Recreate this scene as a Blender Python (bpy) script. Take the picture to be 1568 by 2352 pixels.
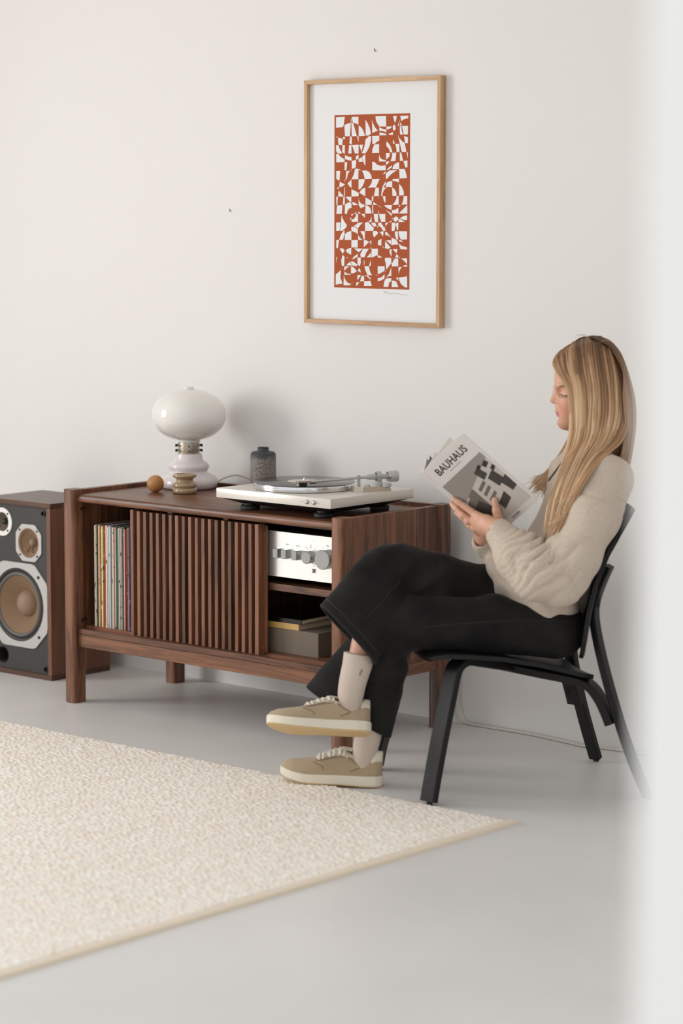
import bpy, bmesh, math, random
import numpy as np
from mathutils import Vector, Matrix

# ------------------------------------------------------------------ reset
for o in list(bpy.data.objects):
    bpy.data.objects.remove(o, do_unlink=True)
scene = bpy.context.scene
COL = scene.collection
PI = math.pi
random.seed(7)

# ------------------------------------------------------------------ camera
YAW, PITCH, ROLL = 0.7098, 0.1203, 0.0021
CAM = Vector((5.8061, -5.9912, 1.5554))
FPX = 5897.8
cam_d = bpy.data.cameras.new('camera')
cam = bpy.data.objects.new('camera', cam_d)
COL.objects.link(cam)
cam_d.sensor_fit = 'VERTICAL'
cam_d.sensor_height = 36.0
cam_d.lens = FPX / 2352 * 36.0
cam_d.clip_end = 60
D_ = Vector((-math.sin(YAW) * math.cos(PITCH), math.cos(YAW) * math.cos(PITCH), -math.sin(PITCH)))
R_ = Vector((math.cos(YAW), math.sin(YAW), 0))
U_ = R_.cross(D_)
R2 = R_ * math.cos(ROLL) + U_ * math.sin(ROLL)
U2 = -R_ * math.sin(ROLL) + U_ * math.cos(ROLL)
m3 = Matrix((R2, U2, -D_)).transposed()
cam.matrix_world = Matrix.Translation(CAM) @ m3.to_4x4()
cam_d.dof.use_dof = True
cam_d.dof.focus_distance = 7.55
cam_d.dof.aperture_fstop = 2.7
scene.camera = cam

# ------------------------------------------------------------------ world, window light, exposure
world = bpy.data.worlds.new('overcast_sky')
scene.world = world
world.use_nodes = True
bg = world.node_tree.nodes['Background']
bg.inputs['Color'].default_value = (0.985, 0.99, 1.0, 1)
bg.inputs['Strength'].default_value = 0.93
def area(name, loc, target, sx, sy, power, color):
    ld = bpy.data.lights.new(name, 'AREA')
    ld.shape = 'RECTANGLE'; ld.size = sx; ld.size_y = sy; ld.energy = power; ld.color = color
    lo = bpy.data.objects.new(name, ld); COL.objects.link(lo)
    lo.location = loc
    lo.rotation_euler = (Vector(target) - Vector(loc)).to_track_quat('-Z', 'Y').to_euler()
    return lo
# daylight through the window of the left wall (its panes are mirrored in the lamp globe); it fills the opening
area('window_left_offscreen', (-2.66, -3.55, 1.50), (0.0, -3.55, 1.50), 2.16, 1.86, 118, (1.0, 0.985, 0.965))
vs = scene.view_settings
vs.view_transform = 'Standard'
vs.look = 'None'
vs.gamma = 1.0
vs.exposure = 0.04
vs.use_curve_mapping = False

# ------------------------------------------------------------------ helpers
def lin(r, g, b):
    def f(c):
        c /= 255.0
        return c / 12.92 if c <= 0.04045 else ((c + 0.055) / 1.055) ** 2.4
    return (f(r), f(g), f(b), 1.0)

def new_mat(name):
    m = bpy.data.materials.new(name)
    m.use_nodes = True
    nt = m.node_tree
    return m, nt, nt.nodes['Principled BSDF']

def mat(name, rgb, rough=0.5, metal=0.0, coat=0.0, spec=0.5, bump=None, var=None, sss=0.0, trans=0.0, aniso=0.0, sheen=0.0):
    """rgb in sRGB 0-255; bump=(scale,strength); var=(scale,amount) soft colour mottling"""
    m, nt, b = new_mat(name)
    c = lin(*rgb)
    b.inputs['Base Color'].default_value = c
    b.inputs['Roughness'].default_value = rough
    b.inputs['Metallic'].default_value = metal
    b.inputs['Coat Weight'].default_value = coat
    b.inputs['Specular IOR Level'].default_value = spec
    b.inputs['Anisotropic'].default_value = aniso
    b.inputs['Transmission Weight'].default_value = trans
    if sheen:
        b.inputs['Sheen Weight'].default_value = sheen
        b.inputs['Sheen Roughness'].default_value = 0.5
    if sss:
        b.inputs['Subsurface Weight'].default_value = sss
        b.inputs['Subsurface Radius'].default_value = (1.0, 0.35, 0.2)
        b.inputs['Subsurface Scale'].default_value = 0.006
    if bump or var:
        tc = nt.nodes.new('ShaderNodeTexCoord')
    if var:
        n = nt.nodes.new('ShaderNodeTexNoise'); n.inputs['Scale'].default_value = var[0]; n.inputs['Detail'].default_value = 5
        mx = nt.nodes.new('ShaderNodeMix'); mx.data_type = 'RGBA'
        mx.inputs['A'].default_value = tuple(x * (1 - var[1]) for x in c[:3]) + (1,)
        mx.inputs['B'].default_value = tuple(min(1, x * (1 + var[1])) for x in c[:3]) + (1,)
        nt.links.new(tc.outputs['Object'], n.inputs['Vector'])
        nt.links.new(n.outputs['Fac'], mx.inputs['Factor'])
        nt.links.new(mx.outputs['Result'], b.inputs['Base Color'])
    if bump:
        n = nt.nodes.new('ShaderNodeTexNoise'); n.inputs['Scale'].default_value = bump[0]; n.inputs['Detail'].default_value = 6
        bp = nt.nodes.new('ShaderNodeBump'); bp.inputs['Strength'].default_value = bump[1]; bp.inputs['Distance'].default_value = 0.002
        nt.links.new(tc.outputs['Object'], n.inputs['Vector'])
        nt.links.new(n.outputs['Fac'], bp.inputs['Height'])
        nt.links.new(bp.outputs['Normal'], b.inputs['Normal'])
    return m

def wood(name, dark, light, axis='z', rough=0.36, scale=1.0, rings=0.30, pores=0.22):
    """straight-grained timber, grain along the given axis; each object gets its own offset and tone"""
    m, nt, b = new_mat(name)
    N, Lk = nt.nodes, nt.links
    tc = N.new('ShaderNodeTexCoord'); oi = N.new('ShaderNodeObjectInfo')
    off = N.new('ShaderNodeVectorMath'); off.operation = 'MULTIPLY'
    off.inputs[1].default_value = (7.3, 5.1, 9.7)
    cmb = N.new('ShaderNodeCombineXYZ')
    for k in range(3):
        Lk.new(oi.outputs['Random'], cmb.inputs[k])
    Lk.new(cmb.outputs[0], off.inputs[0])
    add = N.new('ShaderNodeVectorMath'); add.operation = 'ADD'
    Lk.new(tc.outputs['Object'], add.inputs[0]); Lk.new(off.outputs[0], add.inputs[1])
    mp = N.new('ShaderNodeMapping')
    s = {'x': (1.3, 22, 22), 'y': (22, 1.3, 22), 'z': (22, 22, 1.3)}[axis]
    mp.inputs['Scale'].default_value = tuple(v * scale for v in s)
    Lk.new(add.outputs[0], mp.inputs['Vector'])
    n1 = N.new('ShaderNodeTexNoise'); n1.inputs['Scale'].default_value = 1.6; n1.inputs['Detail'].default_value = 4; n1.inputs['Distortion'].default_value = 0.6
    Lk.new(mp.outputs[0], n1.inputs['Vector'])
    # cathedral figure: contour lines of the slow noise
    mu = N.new('ShaderNodeMath'); mu.operation = 'MULTIPLY'; mu.inputs[1].default_value = 34
    sn = N.new('ShaderNodeMath'); sn.operation = 'SINE'
    Lk.new(n1.outputs['Fac'], mu.inputs[0]); Lk.new(mu.outputs[0], sn.inputs[0])
    ma = N.new('ShaderNodeMath'); ma.operation = 'MULTIPLY_ADD'; ma.inputs[1].default_value = 0.5 * rings; ma.inputs[2].default_value = 0.0
    Lk.new(sn.outputs[0], ma.inputs[0])
    # fine pores
    mp2 = N.new('ShaderNodeMapping')
    s2 = {'x': (14, 700, 700), 'y': (700, 14, 700), 'z': (700, 700, 14)}[axis]
    mp2.inputs['Scale'].default_value = s2
    Lk.new(add.outputs[0], mp2.inputs['Vector'])
    n2 = N.new('ShaderNodeTexNoise'); n2.inputs['Scale'].default_value = 1.0; n2.inputs['Detail'].default_value = 2
    Lk.new(mp2.outputs[0], n2.inputs['Vector'])
    pm = N.new('ShaderNodeMath'); pm.operation = 'MULTIPLY_ADD'; pm.inputs[1].default_value = pores * 2; pm.inputs[2].default_value = -pores
    Lk.new(n2.outputs['Fac'], pm.inputs[0])
    s1 = N.new('ShaderNodeMath'); s1.operation = 'ADD'; Lk.new(n1.outputs['Fac'], s1.inputs[0]); Lk.new(ma.outputs[0], s1.inputs[1])
    s2n = N.new('ShaderNodeMath'); s2n.operation = 'ADD'; Lk.new(s1.outputs[0], s2n.inputs[0]); Lk.new(pm.outputs[0], s2n.inputs[1])
    rv = N.new('ShaderNodeMath'); rv.operation = 'MULTIPLY_ADD'; rv.inputs[1].default_value = 0.50; rv.inputs[2].default_value = -0.25
    Lk.new(oi.outputs['Random'], rv.inputs[0])
    s3 = N.new('ShaderNodeMath'); s3.operation = 'ADD'; s3.use_clamp = True
    Lk.new(s2n.outputs[0], s3.inputs[0]); Lk.new(rv.outputs[0], s3.inputs[1])
    cr = N.new('ShaderNodeValToRGB')
    cr.color_ramp.elements[0].position = 0.15; cr.color_ramp.elements[0].color = lin(*dark)
    cr.color_ramp.elements[1].position = 0.85; cr.color_ramp.elements[1].color = lin(*light)
    Lk.new(s3.outputs[0], cr.inputs['Fac'])
    Lk.new(cr.outputs['Color'], b.inputs['Base Color'])
    b.inputs['Roughness'].default_value = rough
    bp = N.new('ShaderNodeBump'); bp.inputs['Strength'].default_value = 0.12; bp.inputs['Distance'].default_value = 0.001
    Lk.new(s2n.outputs[0], bp.inputs['Height']); Lk.new(bp.outputs['Normal'], b.inputs['Normal'])
    return m

def link_mesh(name, me, m=None, parent=None):
    o = bpy.data.objects.new(name, me)
    COL.objects.link(o)
    if m is not None and not me.materials:
        me.materials.append(m)
    if parent is not None:
        o.parent = parent
    return o

def obj(name, bm, m=None, parent=None, smooth=None):
    """smooth: None flat, angle in degrees for auto-smooth, 180 all smooth"""
    me = bpy.data.meshes.new(name)
    bmesh.ops.recalc_face_normals(bm, faces=bm.faces)
    if smooth is not None:
        for f in bm.faces:
            f.smooth = True
        if smooth < 180:
            a = math.radians(smooth)
            for e in bm.edges:
                if len(e.link_faces) == 2 and e.calc_face_angle(0) > a:
                    e.smooth = False
    bm.to_mesh(me); bm.free()
    return link_mesh(name, me, m, parent)

def tag(o, label, cat, group=None):
    o['label'] = label; o['category'] = cat
    if group: o['group'] = group
    return o

def struct(o, label=None):
    o['kind'] = 'structure'
    if label: o['label'] = label
    return o

def thing(name, label, cat, loc=(0, 0, 0), rotz=0.0, group=None):
    o = bpy.data.objects.new(name, None)
    COL.objects.link(o)
    o.empty_display_size = 0.05
    o.location = loc; o.rotation_euler = (0, 0, rotz)
    return tag(o, label, cat, group)

def box(x0, x1, y0, y1, z0, z1, bev=0.0, seg=2, bm=None):
    b = bmesh.new()
    r = bmesh.ops.create_cube(b, size=1.0)
    for v in b.verts:
        v.co = Vector((x0 + (v.co.x + .5) * (x1 - x0), y0 + (v.co.y + .5) * (y1 - y0), z0 + (v.co.z + .5) * (z1 - z0)))
    if bev > 0:
        bmesh.ops.bevel(b, geom=list(b.edges), offset=bev, segments=seg, profile=0.5, affect='EDGES')
    if bm is None:
        return b
    merge(bm, b)
    return bm

def box_sel(x0, x1, y0, y1, z0, z1, bev, test, seg=3, small=0.0012):
    """box whose edges with test(midpoint 0..1, direction) are rounded by bev, the rest by small"""
    b = bmesh.new()
    bmesh.ops.create_cube(b, size=1.0)
    sel = [e for e in b.edges if test((e.verts[0].co + e.verts[1].co) / 2, (e.verts[1].co - e.verts[0].co))]
    for v in b.verts:
        v.co = Vector((x0 + (v.co.x + .5) * (x1 - x0), y0 + (v.co.y + .5) * (y1 - y0), z0 + (v.co.z + .5) * (z1 - z0)))
    bmesh.ops.bevel(b, geom=sel, offset=bev, segments=seg, profile=0.5, affect='EDGES')
    if small:
        es = [e for e in b.edges if e.is_manifold and e.calc_face_angle(0) > 0.9]
        bmesh.ops.bevel(b, geom=es, offset=small, segments=1, affect='EDGES')
    return b

def merge(dst, src, mtx=None):
    if mtx is not None:
        bmesh.ops.transform(src, matrix=mtx, verts=src.verts)
    me = bpy.data.meshes.new('tmp'); src.to_mesh(me); src.free()
    dst.from_mesh(me); bpy.data.meshes.remove(me)
    return dst

def lathe(profile, n=48, axis='z', center=(0, 0, 0), a0=0.0, a1=2 * PI, closed=True):
    """profile: (r, h) pairs; revolved about the axis"""
    b = bmesh.new()
    rings = []
    c = Vector(center)
    full = abs(a1 - a0 - 2 * PI) < 1e-6
    k = n if full else n + 1
    def pt(r, h, a):
        x, y = r * math.cos(a), r * math.sin(a)
        return c + (Vector((x, y, h)) if axis == 'z' else Vector((x, h, y)) if axis == 'y' else Vector((h, x, y)))
    for r, h in profile:
        if r < 1e-6:
            rings.append([b.verts.new(pt(0, h, 0))])
        else:
            rings.append([b.verts.new(pt(r, h, a0 + (a1 - a0) * i / n)) for i in range(k)])
    for A, B in zip(rings, rings[1:]):
        m = n if full else n
        for i in range(m):
            j = (i + 1) % k if full else i + 1
            if len(A) == 1 and len(B) == 1: continue
            if len(A) == 1: b.faces.new((A[0], B[i], B[j]))
            elif len(B) == 1: b.faces.new((A[i], A[j], B[0]))
            else: b.faces.new((A[i], A[j], B[j], B[i]))
    return b

def smooth_path(pts, n=8):
    """Catmull-Rom through the points"""
    P = [Vector(p) for p in pts]
    P = [2 * P[0] - P[1]] + P + [2 * P[-1] - P[-2]]
    out = []
    for i in range(1, len(P) - 2):
        p0, p1, p2, p3 = P[i - 1:i + 3]
        for k in range(n):
            t = k / n
            out.append(0.5 * ((2 * p1) + (p2 - p0) * t + (2 * p0 - 5 * p1 + 4 * p2 - p3) * t * t + (-p0 + 3 * p1 - 3 * p2 + p3) * t ** 3))
    out.append(P[-2].copy())
    return out

def tube(path, rad, sides=10, caps=True, flat=1.0, bm=None):
    """round tube along points; rad a number or a list"""
    b = bm if bm is not None else bmesh.new()
    P = [Vector(p) for p in path]
    n = len(P)
    T = [(P[min(i + 1, n - 1)] - P[max(i - 1, 0)]).normalized() for i in range(n)]
    up = Vector((0, 0, 1)) if abs(T[0].z) < 0.9 else Vector((1, 0, 0))
    X = T[0].cross(up).normalized()
    rings = []
    for i in range(n):
        X = (X - T[i] * X.dot(T[i])).normalized()
        Y = T[i].cross(X)
        r = rad[i] if hasattr(rad, '__len__') else rad
        rings.append([b.verts.new(P[i] + (X * math.cos(2 * PI * k / sides) + Y * flat * math.sin(2 * PI * k / sides)) * r) for k in range(sides)])
    for A, B in zip(rings, rings[1:]):
        for k in range(sides):
            b.faces.new((A[k], A[(k + 1) % sides], B[(k + 1) % sides], B[k]))
    if caps:
        b.faces.new(rings[0]); b.faces.new(rings[-1])
    return b

def strip(path, wdir, width, thick, bev=0.0025, ends=0.0):
    """flat bent strip: path runs along its mid line, wdir (per strip) is the width direction"""
    b = bmesh.new()
    P = [Vector(p) for p in path]
    n = len(P); Wd = Vector(wdir).normalized()
    rings = []
    for i in range(n):
        T = (P[min(i + 1, n - 1)] - P[max(i - 1, 0)]).normalized()
        Nn = T.cross(Wd).normalized()
        w = width[i] if hasattr(width, '__len__') else width
        t = thick[i] if hasattr(thick, '__len__') else thick
        hw, ht, c = w / 2, t / 2, bev
        prof = [(-hw + c, -ht), (hw - c, -ht), (hw, -ht + c), (hw, ht - c), (hw - c, ht), (-hw + c, ht), (-hw, ht - c), (-hw, -ht + c)]
        rings.append([b.verts.new(P[i] + Wd * a + Nn * d) for a, d in prof])
    for A, B in zip(rings, rings[1:]):
        for k in range(8):
            b.faces.new((A[k], A[(k + 1) % 8], B[(k + 1) % 8], B[k]))
    b.faces.new(rings[0]); b.faces.new(rings[-1])
    return b

def prism(outline, axis, a0, a1):
    """outline: 2-D points extruded from a0 to a1 along the axis ('x','y','z')"""
    b = bmesh.new()
    def pt(p, a):
        return {'y': (p[0], a, p[1]), 'x': (a, p[0], p[1]), 'z': (p[0], p[1], a)}[axis]
    A = [b.verts.new(pt(p, a0)) for p in outline]; B = [b.verts.new(pt(p, a1)) for p in outline]
    n = len(outline)
    b.faces.new(A); b.faces.new(list(reversed(B)))
    for i in range(n):
        b.faces.new((A[i], B[i], B[(i + 1) % n], A[(i + 1) % n]))
    return b

def shift(b, v):
    bmesh.ops.translate(b, vec=Vector(v), verts=b.verts)
    return b

def text_mesh(name, s, size, m, parent, mtx, extrude=0.0003, spacing=1.0, bold=0.0):
    cu = bpy.data.curves.new(name, 'FONT')
    cu.body = s; cu.size = size; cu.extrude = extrude; cu.space_character = spacing; cu.offset = bold
    cu.resolution_u = 3
    t = bpy.data.objects.new('tmp_text', cu); COL.objects.link(t)
    dg = bpy.context.evaluated_depsgraph_get()
    me = bpy.data.meshes.new_from_object(t.evaluated_get(dg))
    bpy.data.objects.remove(t, do_unlink=True); bpy.data.curves.remove(cu)
    me.name = name
    me.transform(mtx)
    me.materials.clear(); me.materials.append(m)
    return link_mesh(name, me, m, parent)

# ------------------------------------------------------------------ palette
WAL_D, WAL_L = (70, 42, 28), (139, 92, 65)
M = {}
M['walnut_x'] = wood('walnut_along_x', WAL_D, WAL_L, 'x')
M['walnut_y'] = wood('walnut_along_y', WAL_D, WAL_L, 'y')
M['walnut_z'] = wood('walnut_along_z', WAL_D, WAL_L, 'z')
M['speaker_wood'] = wood('speaker_veneer', (60, 36, 25), (122, 80, 58), 'z', rough=0.5, rings=0.15)
M['speaker_wood_x'] = wood('speaker_veneer_x', (60, 36, 25), (122, 80, 58), 'x', rough=0.32, rings=0.15)
M['oak'] = wood('oak_light_z', (178, 138, 98), (222, 186, 146), 'z', rough=0.5, rings=0.18)
M['oak_x'] = wood('oak_light_x', (178, 138, 98), (222, 186, 146), 'x', rough=0.5, rings=0.18)
M['black_wood'] = wood('black_stained_ash', (7, 6, 6), (18, 17, 17), 'z', rough=0.46, rings=0.1, pores=0.5)
M['black_wood'].node_tree.nodes['Principled BSDF'].inputs['Specular IOR Level'].default_value = 0.32
M['black'] = mat('black_plastic', (22, 20, 20), 0.45)
M['black_hole'] = mat('matt_black', (8, 7, 7), 0.9)
M['rubber'] = mat('black_rubber', (30, 30, 31), 0.55)
M['steel'] = mat('brushed_steel', (205, 203, 200), 0.28, 1.0)
M['chrome'] = mat('polished_metal', (225, 225, 228), 0.12, 1.0)
M['silver'] = mat('silver_paint', (206, 200, 190), 0.38, 0.35)
M['grey_plastic'] = mat('silver_grey_plastic', (190, 190, 192), 0.4, 0.2)
# ================================================================== ROOM
def wall_mat():
    m, nt, b = new_mat('white_wall_paint')
    N, Lk = nt.nodes, nt.links
    tc = N.new('ShaderNodeTexCoord')
    n = N.new('ShaderNodeTexNoise'); n.inputs['Scale'].default_value = 1.1; n.inputs['Detail'].default_value = 3
    Lk.new(tc.outputs['Object'], n.inputs['Vector'])
    cr = N.new('ShaderNodeValToRGB')
    cr.color_ramp.elements[0].color = lin(232, 229, 226); cr.color_ramp.elements[1].color = lin(236, 234, 231)
    Lk.new(n.outputs['Fac'], cr.inputs['Fac']); Lk.new(cr.outputs['Color'], b.inputs['Base Color'])
    n2 = N.new('ShaderNodeTexNoise'); n2.inputs['Scale'].default_value = 90; n2.inputs['Detail'].default_value = 4
    Lk.new(tc.outputs['Object'], n2.inputs['Vector'])
    bp = N.new('ShaderNodeBump'); bp.inputs['Strength'].default_value = 0.06; bp.inputs['Distance'].default_value = 0.002
    Lk.new(n2.outputs['Fac'], bp.inputs['Height']); Lk.new(bp.outputs['Normal'], b.inputs['Normal'])
    b.inputs['Roughness'].default_value = 0.75
    return m
M['wall'] = wall_mat()

def floor_mat():
    m, nt, b = new_mat('poured_grey_floor')
    N, Lk = nt.nodes, nt.links
    tc = N.new('ShaderNodeTexCoord')
    n = N.new('ShaderNodeTexNoise'); n.inputs['Scale'].default_value = 1.7; n.inputs['Detail'].default_value = 6
    Lk.new(tc.outputs['Object'], n.inputs['Vector'])
    cr = N.new('ShaderNodeValToRGB')
    cr.color_ramp.elements[0].color = lin(221, 219, 216); cr.color_ramp.elements[1].color = lin(228, 226, 223)
    cr.color_ramp.elements[0].position = 0.3; cr.color_ramp.elements[1].position = 0.7
    Lk.new(n.outputs['Fac'], cr.inputs['Fac'])
    # fine specks and hairline scuffs
    v = N.new('ShaderNodeTexVoronoi'); v.inputs['Scale'].default_value = 26
    Lk.new(tc.outputs['Object'], v.inputs['Vector'])
    lt = N.new('ShaderNodeMath'); lt.operation = 'LESS_THAN'; lt.inputs[1].default_value = 0.035
    Lk.new(v.outputs['Distance'], lt.inputs[0])
    mx = N.new('ShaderNodeMix'); mx.data_type = 'RGBA'
    ml = N.new('ShaderNodeMath'); ml.operation = 'MULTIPLY'; ml.inputs[1].default_value = 0.35
    Lk.new(lt.outputs[0], ml.inputs[0]); Lk.new(ml.outputs[0], mx.inputs['Factor'])
    Lk.new(cr.outputs['Color'], mx.inputs['A']); mx.inputs['B'].default_value = lin(150, 148, 145)
    Lk.new(mx.outputs['Result'], b.inputs['Base Color'])
    n3 = N.new('ShaderNodeTexNoise'); n3.inputs['Scale'].default_value = 7; n3.inputs['Detail'].default_value = 4
    Lk.new(tc.outputs['Object'], n3.inputs['Vector'])
    rr = N.new('ShaderNodeMapRange'); rr.inputs['To Min'].default_value = 0.32; rr.inputs['To Max'].default_value = 0.5
    Lk.new(n3.outputs['Fac'], rr.inputs['Value']); Lk.new(rr.outputs[0], b.inputs['Roughness'])
    bp = N.new('ShaderNodeBump'); bp.inputs['Strength'].default_value = 0.05; bp.inputs['Distance'].default_value = 0.004
    Lk.new(n3.outputs['Fac'], bp.inputs['Height']); Lk.new(bp.outputs['Normal'], b.inputs['Normal'])
    return m
M['floor'] = floor_mat()

struct(obj('floor', box(-2.5, 8.0, -9.0, 0.0, -0.1, 0.0), M['floor']))
struct(obj('wall_back', box(-2.65, 8.0, 0.0, 0.15, -0.1, 2.95), M['wall']))
struct(obj('ceiling_shade_slab', box(-2.65, 8.0, -2.20, 0.15, 2.62, 2.77), M['wall']))  # part ceiling out of view, added to darken the upper back wall
# partition whose edge stands close to the camera; paint whitened in place of missing light
struct(obj('wall_near', box(4.948, 8.0, -4.72, -4.58, 0.0, 2.95, 0.004), mat('wall_paint_lightened', (250, 250, 247), 0.6)), 'white partition wall edge standing close by, out of focus')
# left wall with the tall window that lights the room
wl = bmesh.new()
WY0, WY1, WZ0, WZ1 = -4.65, -2.45, 0.55, 2.45
box(-2.65, -2.5, -9.0, WY0, 0, 2.95, bm=wl); box(-2.65, -2.5, WY1, 0, 0, 2.95, bm=wl)
box(-2.65, -2.5, WY0, WY1, 0, WZ0, bm=wl); box(-2.65, -2.5, WY0, WY1, WZ1, 2.95, bm=wl)
struct(obj('wall_left', wl, M['wall']))
M['frame_white'] = mat('window_frame_white', (236, 236, 234), 0.45)
wf = bmesh.new()
for y in (WY0, (WY0 + WY1) / 2 - .02, WY1 - .04):
    box(-2.6, -2.55, y, y + .04, WZ0, WZ1, bm=wf)
for z in (WZ0, 1.7, WZ1 - .04):
    box(-2.6, -2.55, WY0, WY1, z, z + .04, bm=wf)
struct(obj('window_1', wf, M['frame_white']), 'white window frame in the left wall')

# ================================================================== RUG
def rug():
    t = thing('rug', 'cream wool loop-pile rug with a bound edge on the grey floor', 'rug', (2.015, -0.902, 0))
    X0, Y0 = -2.9, -2.05      # rug extent (local, corner at 0,0)
    M['rug_bind'] = mat('rug_binding', (233, 219, 198), 0.9, bump=(420, 0.5))
    m, nt, b = new_mat('rug_wool')
    N, Lk = nt.nodes, nt.links
    tc = N.new('ShaderNodeTexCoord')
    n = N.new('ShaderNodeTexNoise'); n.inputs['Scale'].default_value = 55; n.inputs['Detail'].default_value = 3
    Lk.new(tc.outputs['Object'], n.inputs['Vector'])
    cr = N.new('ShaderNodeValToRGB')
    cr.color_ramp.elements[0].position = 0.3; cr.color_ramp.elements[0].color = lin(246, 232, 214)
    cr.color_ramp.elements[1].position = 0.66; cr.color_ramp.elements[1].color = lin(255, 251, 244)
    Lk.new(n.outputs['Fac'], cr.inputs['Fac']); Lk.new(cr.outputs['Color'], b.inputs['Base Color'])
    b.inputs['Roughness'].default_value = 0.95; b.inputs['Specular IOR Level'].default_value = 0.15
    n2 = N.new('ShaderNodeTexNoise'); n2.inputs['Scale'].default_value = 700; n2.inputs['Detail'].default_value = 2
    Lk.new(tc.outputs['Object'], n2.inputs['Vector'])
    bp = N.new('ShaderNodeBump'); bp.inputs['Strength'].default_value = 0.5; bp.inputs['Distance'].default_value = 0.001
    Lk.new(n2.outputs['Fac'], bp.inputs['Height']); Lk.new(bp.outputs['Normal'], b.inputs['Normal'])
    M['rug_wool'] = m
    obj('backing', box(X0, -0.004, Y0, -0.004, 0.0, 0.005), M['rug_bind'], t)
    obj('edge_binding', box_sel(-.024, .006, Y0, .002, 0, .0085, .0038, lambda mid, d: abs(d.y) > .5 and mid.z > 0, 3, 0), M['rug_bind'], t, 60)
    obj('edge_binding', tube([(X0, -.004, .002), (-1.0, -.004, .002), (0.004, 0.0, .002)], 0.002, 8), M['rug_bind'], t, 180)
    # looped pile: rows of plump stitches running in y, displaced grid
    st = 0.0042
    nx, ny = int((-0.020 - X0) / st), int((-0.012 - Y0) / st)
    x = np.linspace(X0, -0.020, nx); y = np.linspace(Y0, -0.012, ny)
    XX, YY = np.meshgrid(x, y, indexing='ij')
    rng = np.random.default_rng(3)
    row = np.floor(XX / 0.0135)
    u = (XX / 0.0135 - row) - .5
    ph = rng.random(4000)[(row.astype(int)) % 4000]
    wob = 0.25 * np.sin(YY * 37 + ph * 40) + 0.2 * np.sin(YY * 83 + ph * 90)
    sc = YY / 0.019 + ph + 0.55 * u + wob
    cell = np.floor(sc); v = sc - cell - .5
    hrand = rng.random((997,))[(np.abs(cell.astype(int) * 131 + row.astype(int) * 71)) % 997]
    hump = np.clip(1 - (u / .56) ** 2 - (v / .56) ** 2, 0, 1) ** .5
    Z = 0.006 + 0.0045 * hump * (0.75 + 0.5 * hrand) + 0.0014 * np.sin(XX * 9 + 1) * np.sin(YY * 11)
    XX = XX + (rng.random(XX.shape) - .5) * .0012
    Z = Z + (rng.random(XX.shape) - .5) * .0008
    Z[0, :] = Z[-1, :] = 0.003; Z[:, 0] = Z[:, -1] = 0.003
    V = np.stack([XX, YY, Z], -1).reshape(-1, 3)
    i = np.arange(nx - 1)[:, None] * ny + np.arange(ny - 1)[None, :]
    F = np.stack([i, i + ny, i + ny + 1, i + 1], -1).reshape(-1, 4)
    o = link_mesh('pile', np_mesh('pile', V, F, True), M['rug_wool'], t)
    o['kind'] = 'stuff'

def np_mesh(name, V, F, smooth=True):
    me = bpy.data.meshes.new(name)
    V = np.asarray(V, np.float32); F = np.asarray(F, np.int32)
    k = F.shape[1]
    me.vertices.add(len(V)); me.vertices.foreach_set('co', V.ravel())
    me.loops.add(F.size); me.loops.foreach_set('vertex_index', F.ravel())
    me.polygons.add(len(F))
    me.polygons.foreach_set('loop_start', np.arange(0, F.size, k, dtype=np.int32))
    me.polygons.foreach_set('use_smooth', np.full(len(F), smooth))
    me.update(calc_edges=True); me.validate()
    return me
rug()

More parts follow.
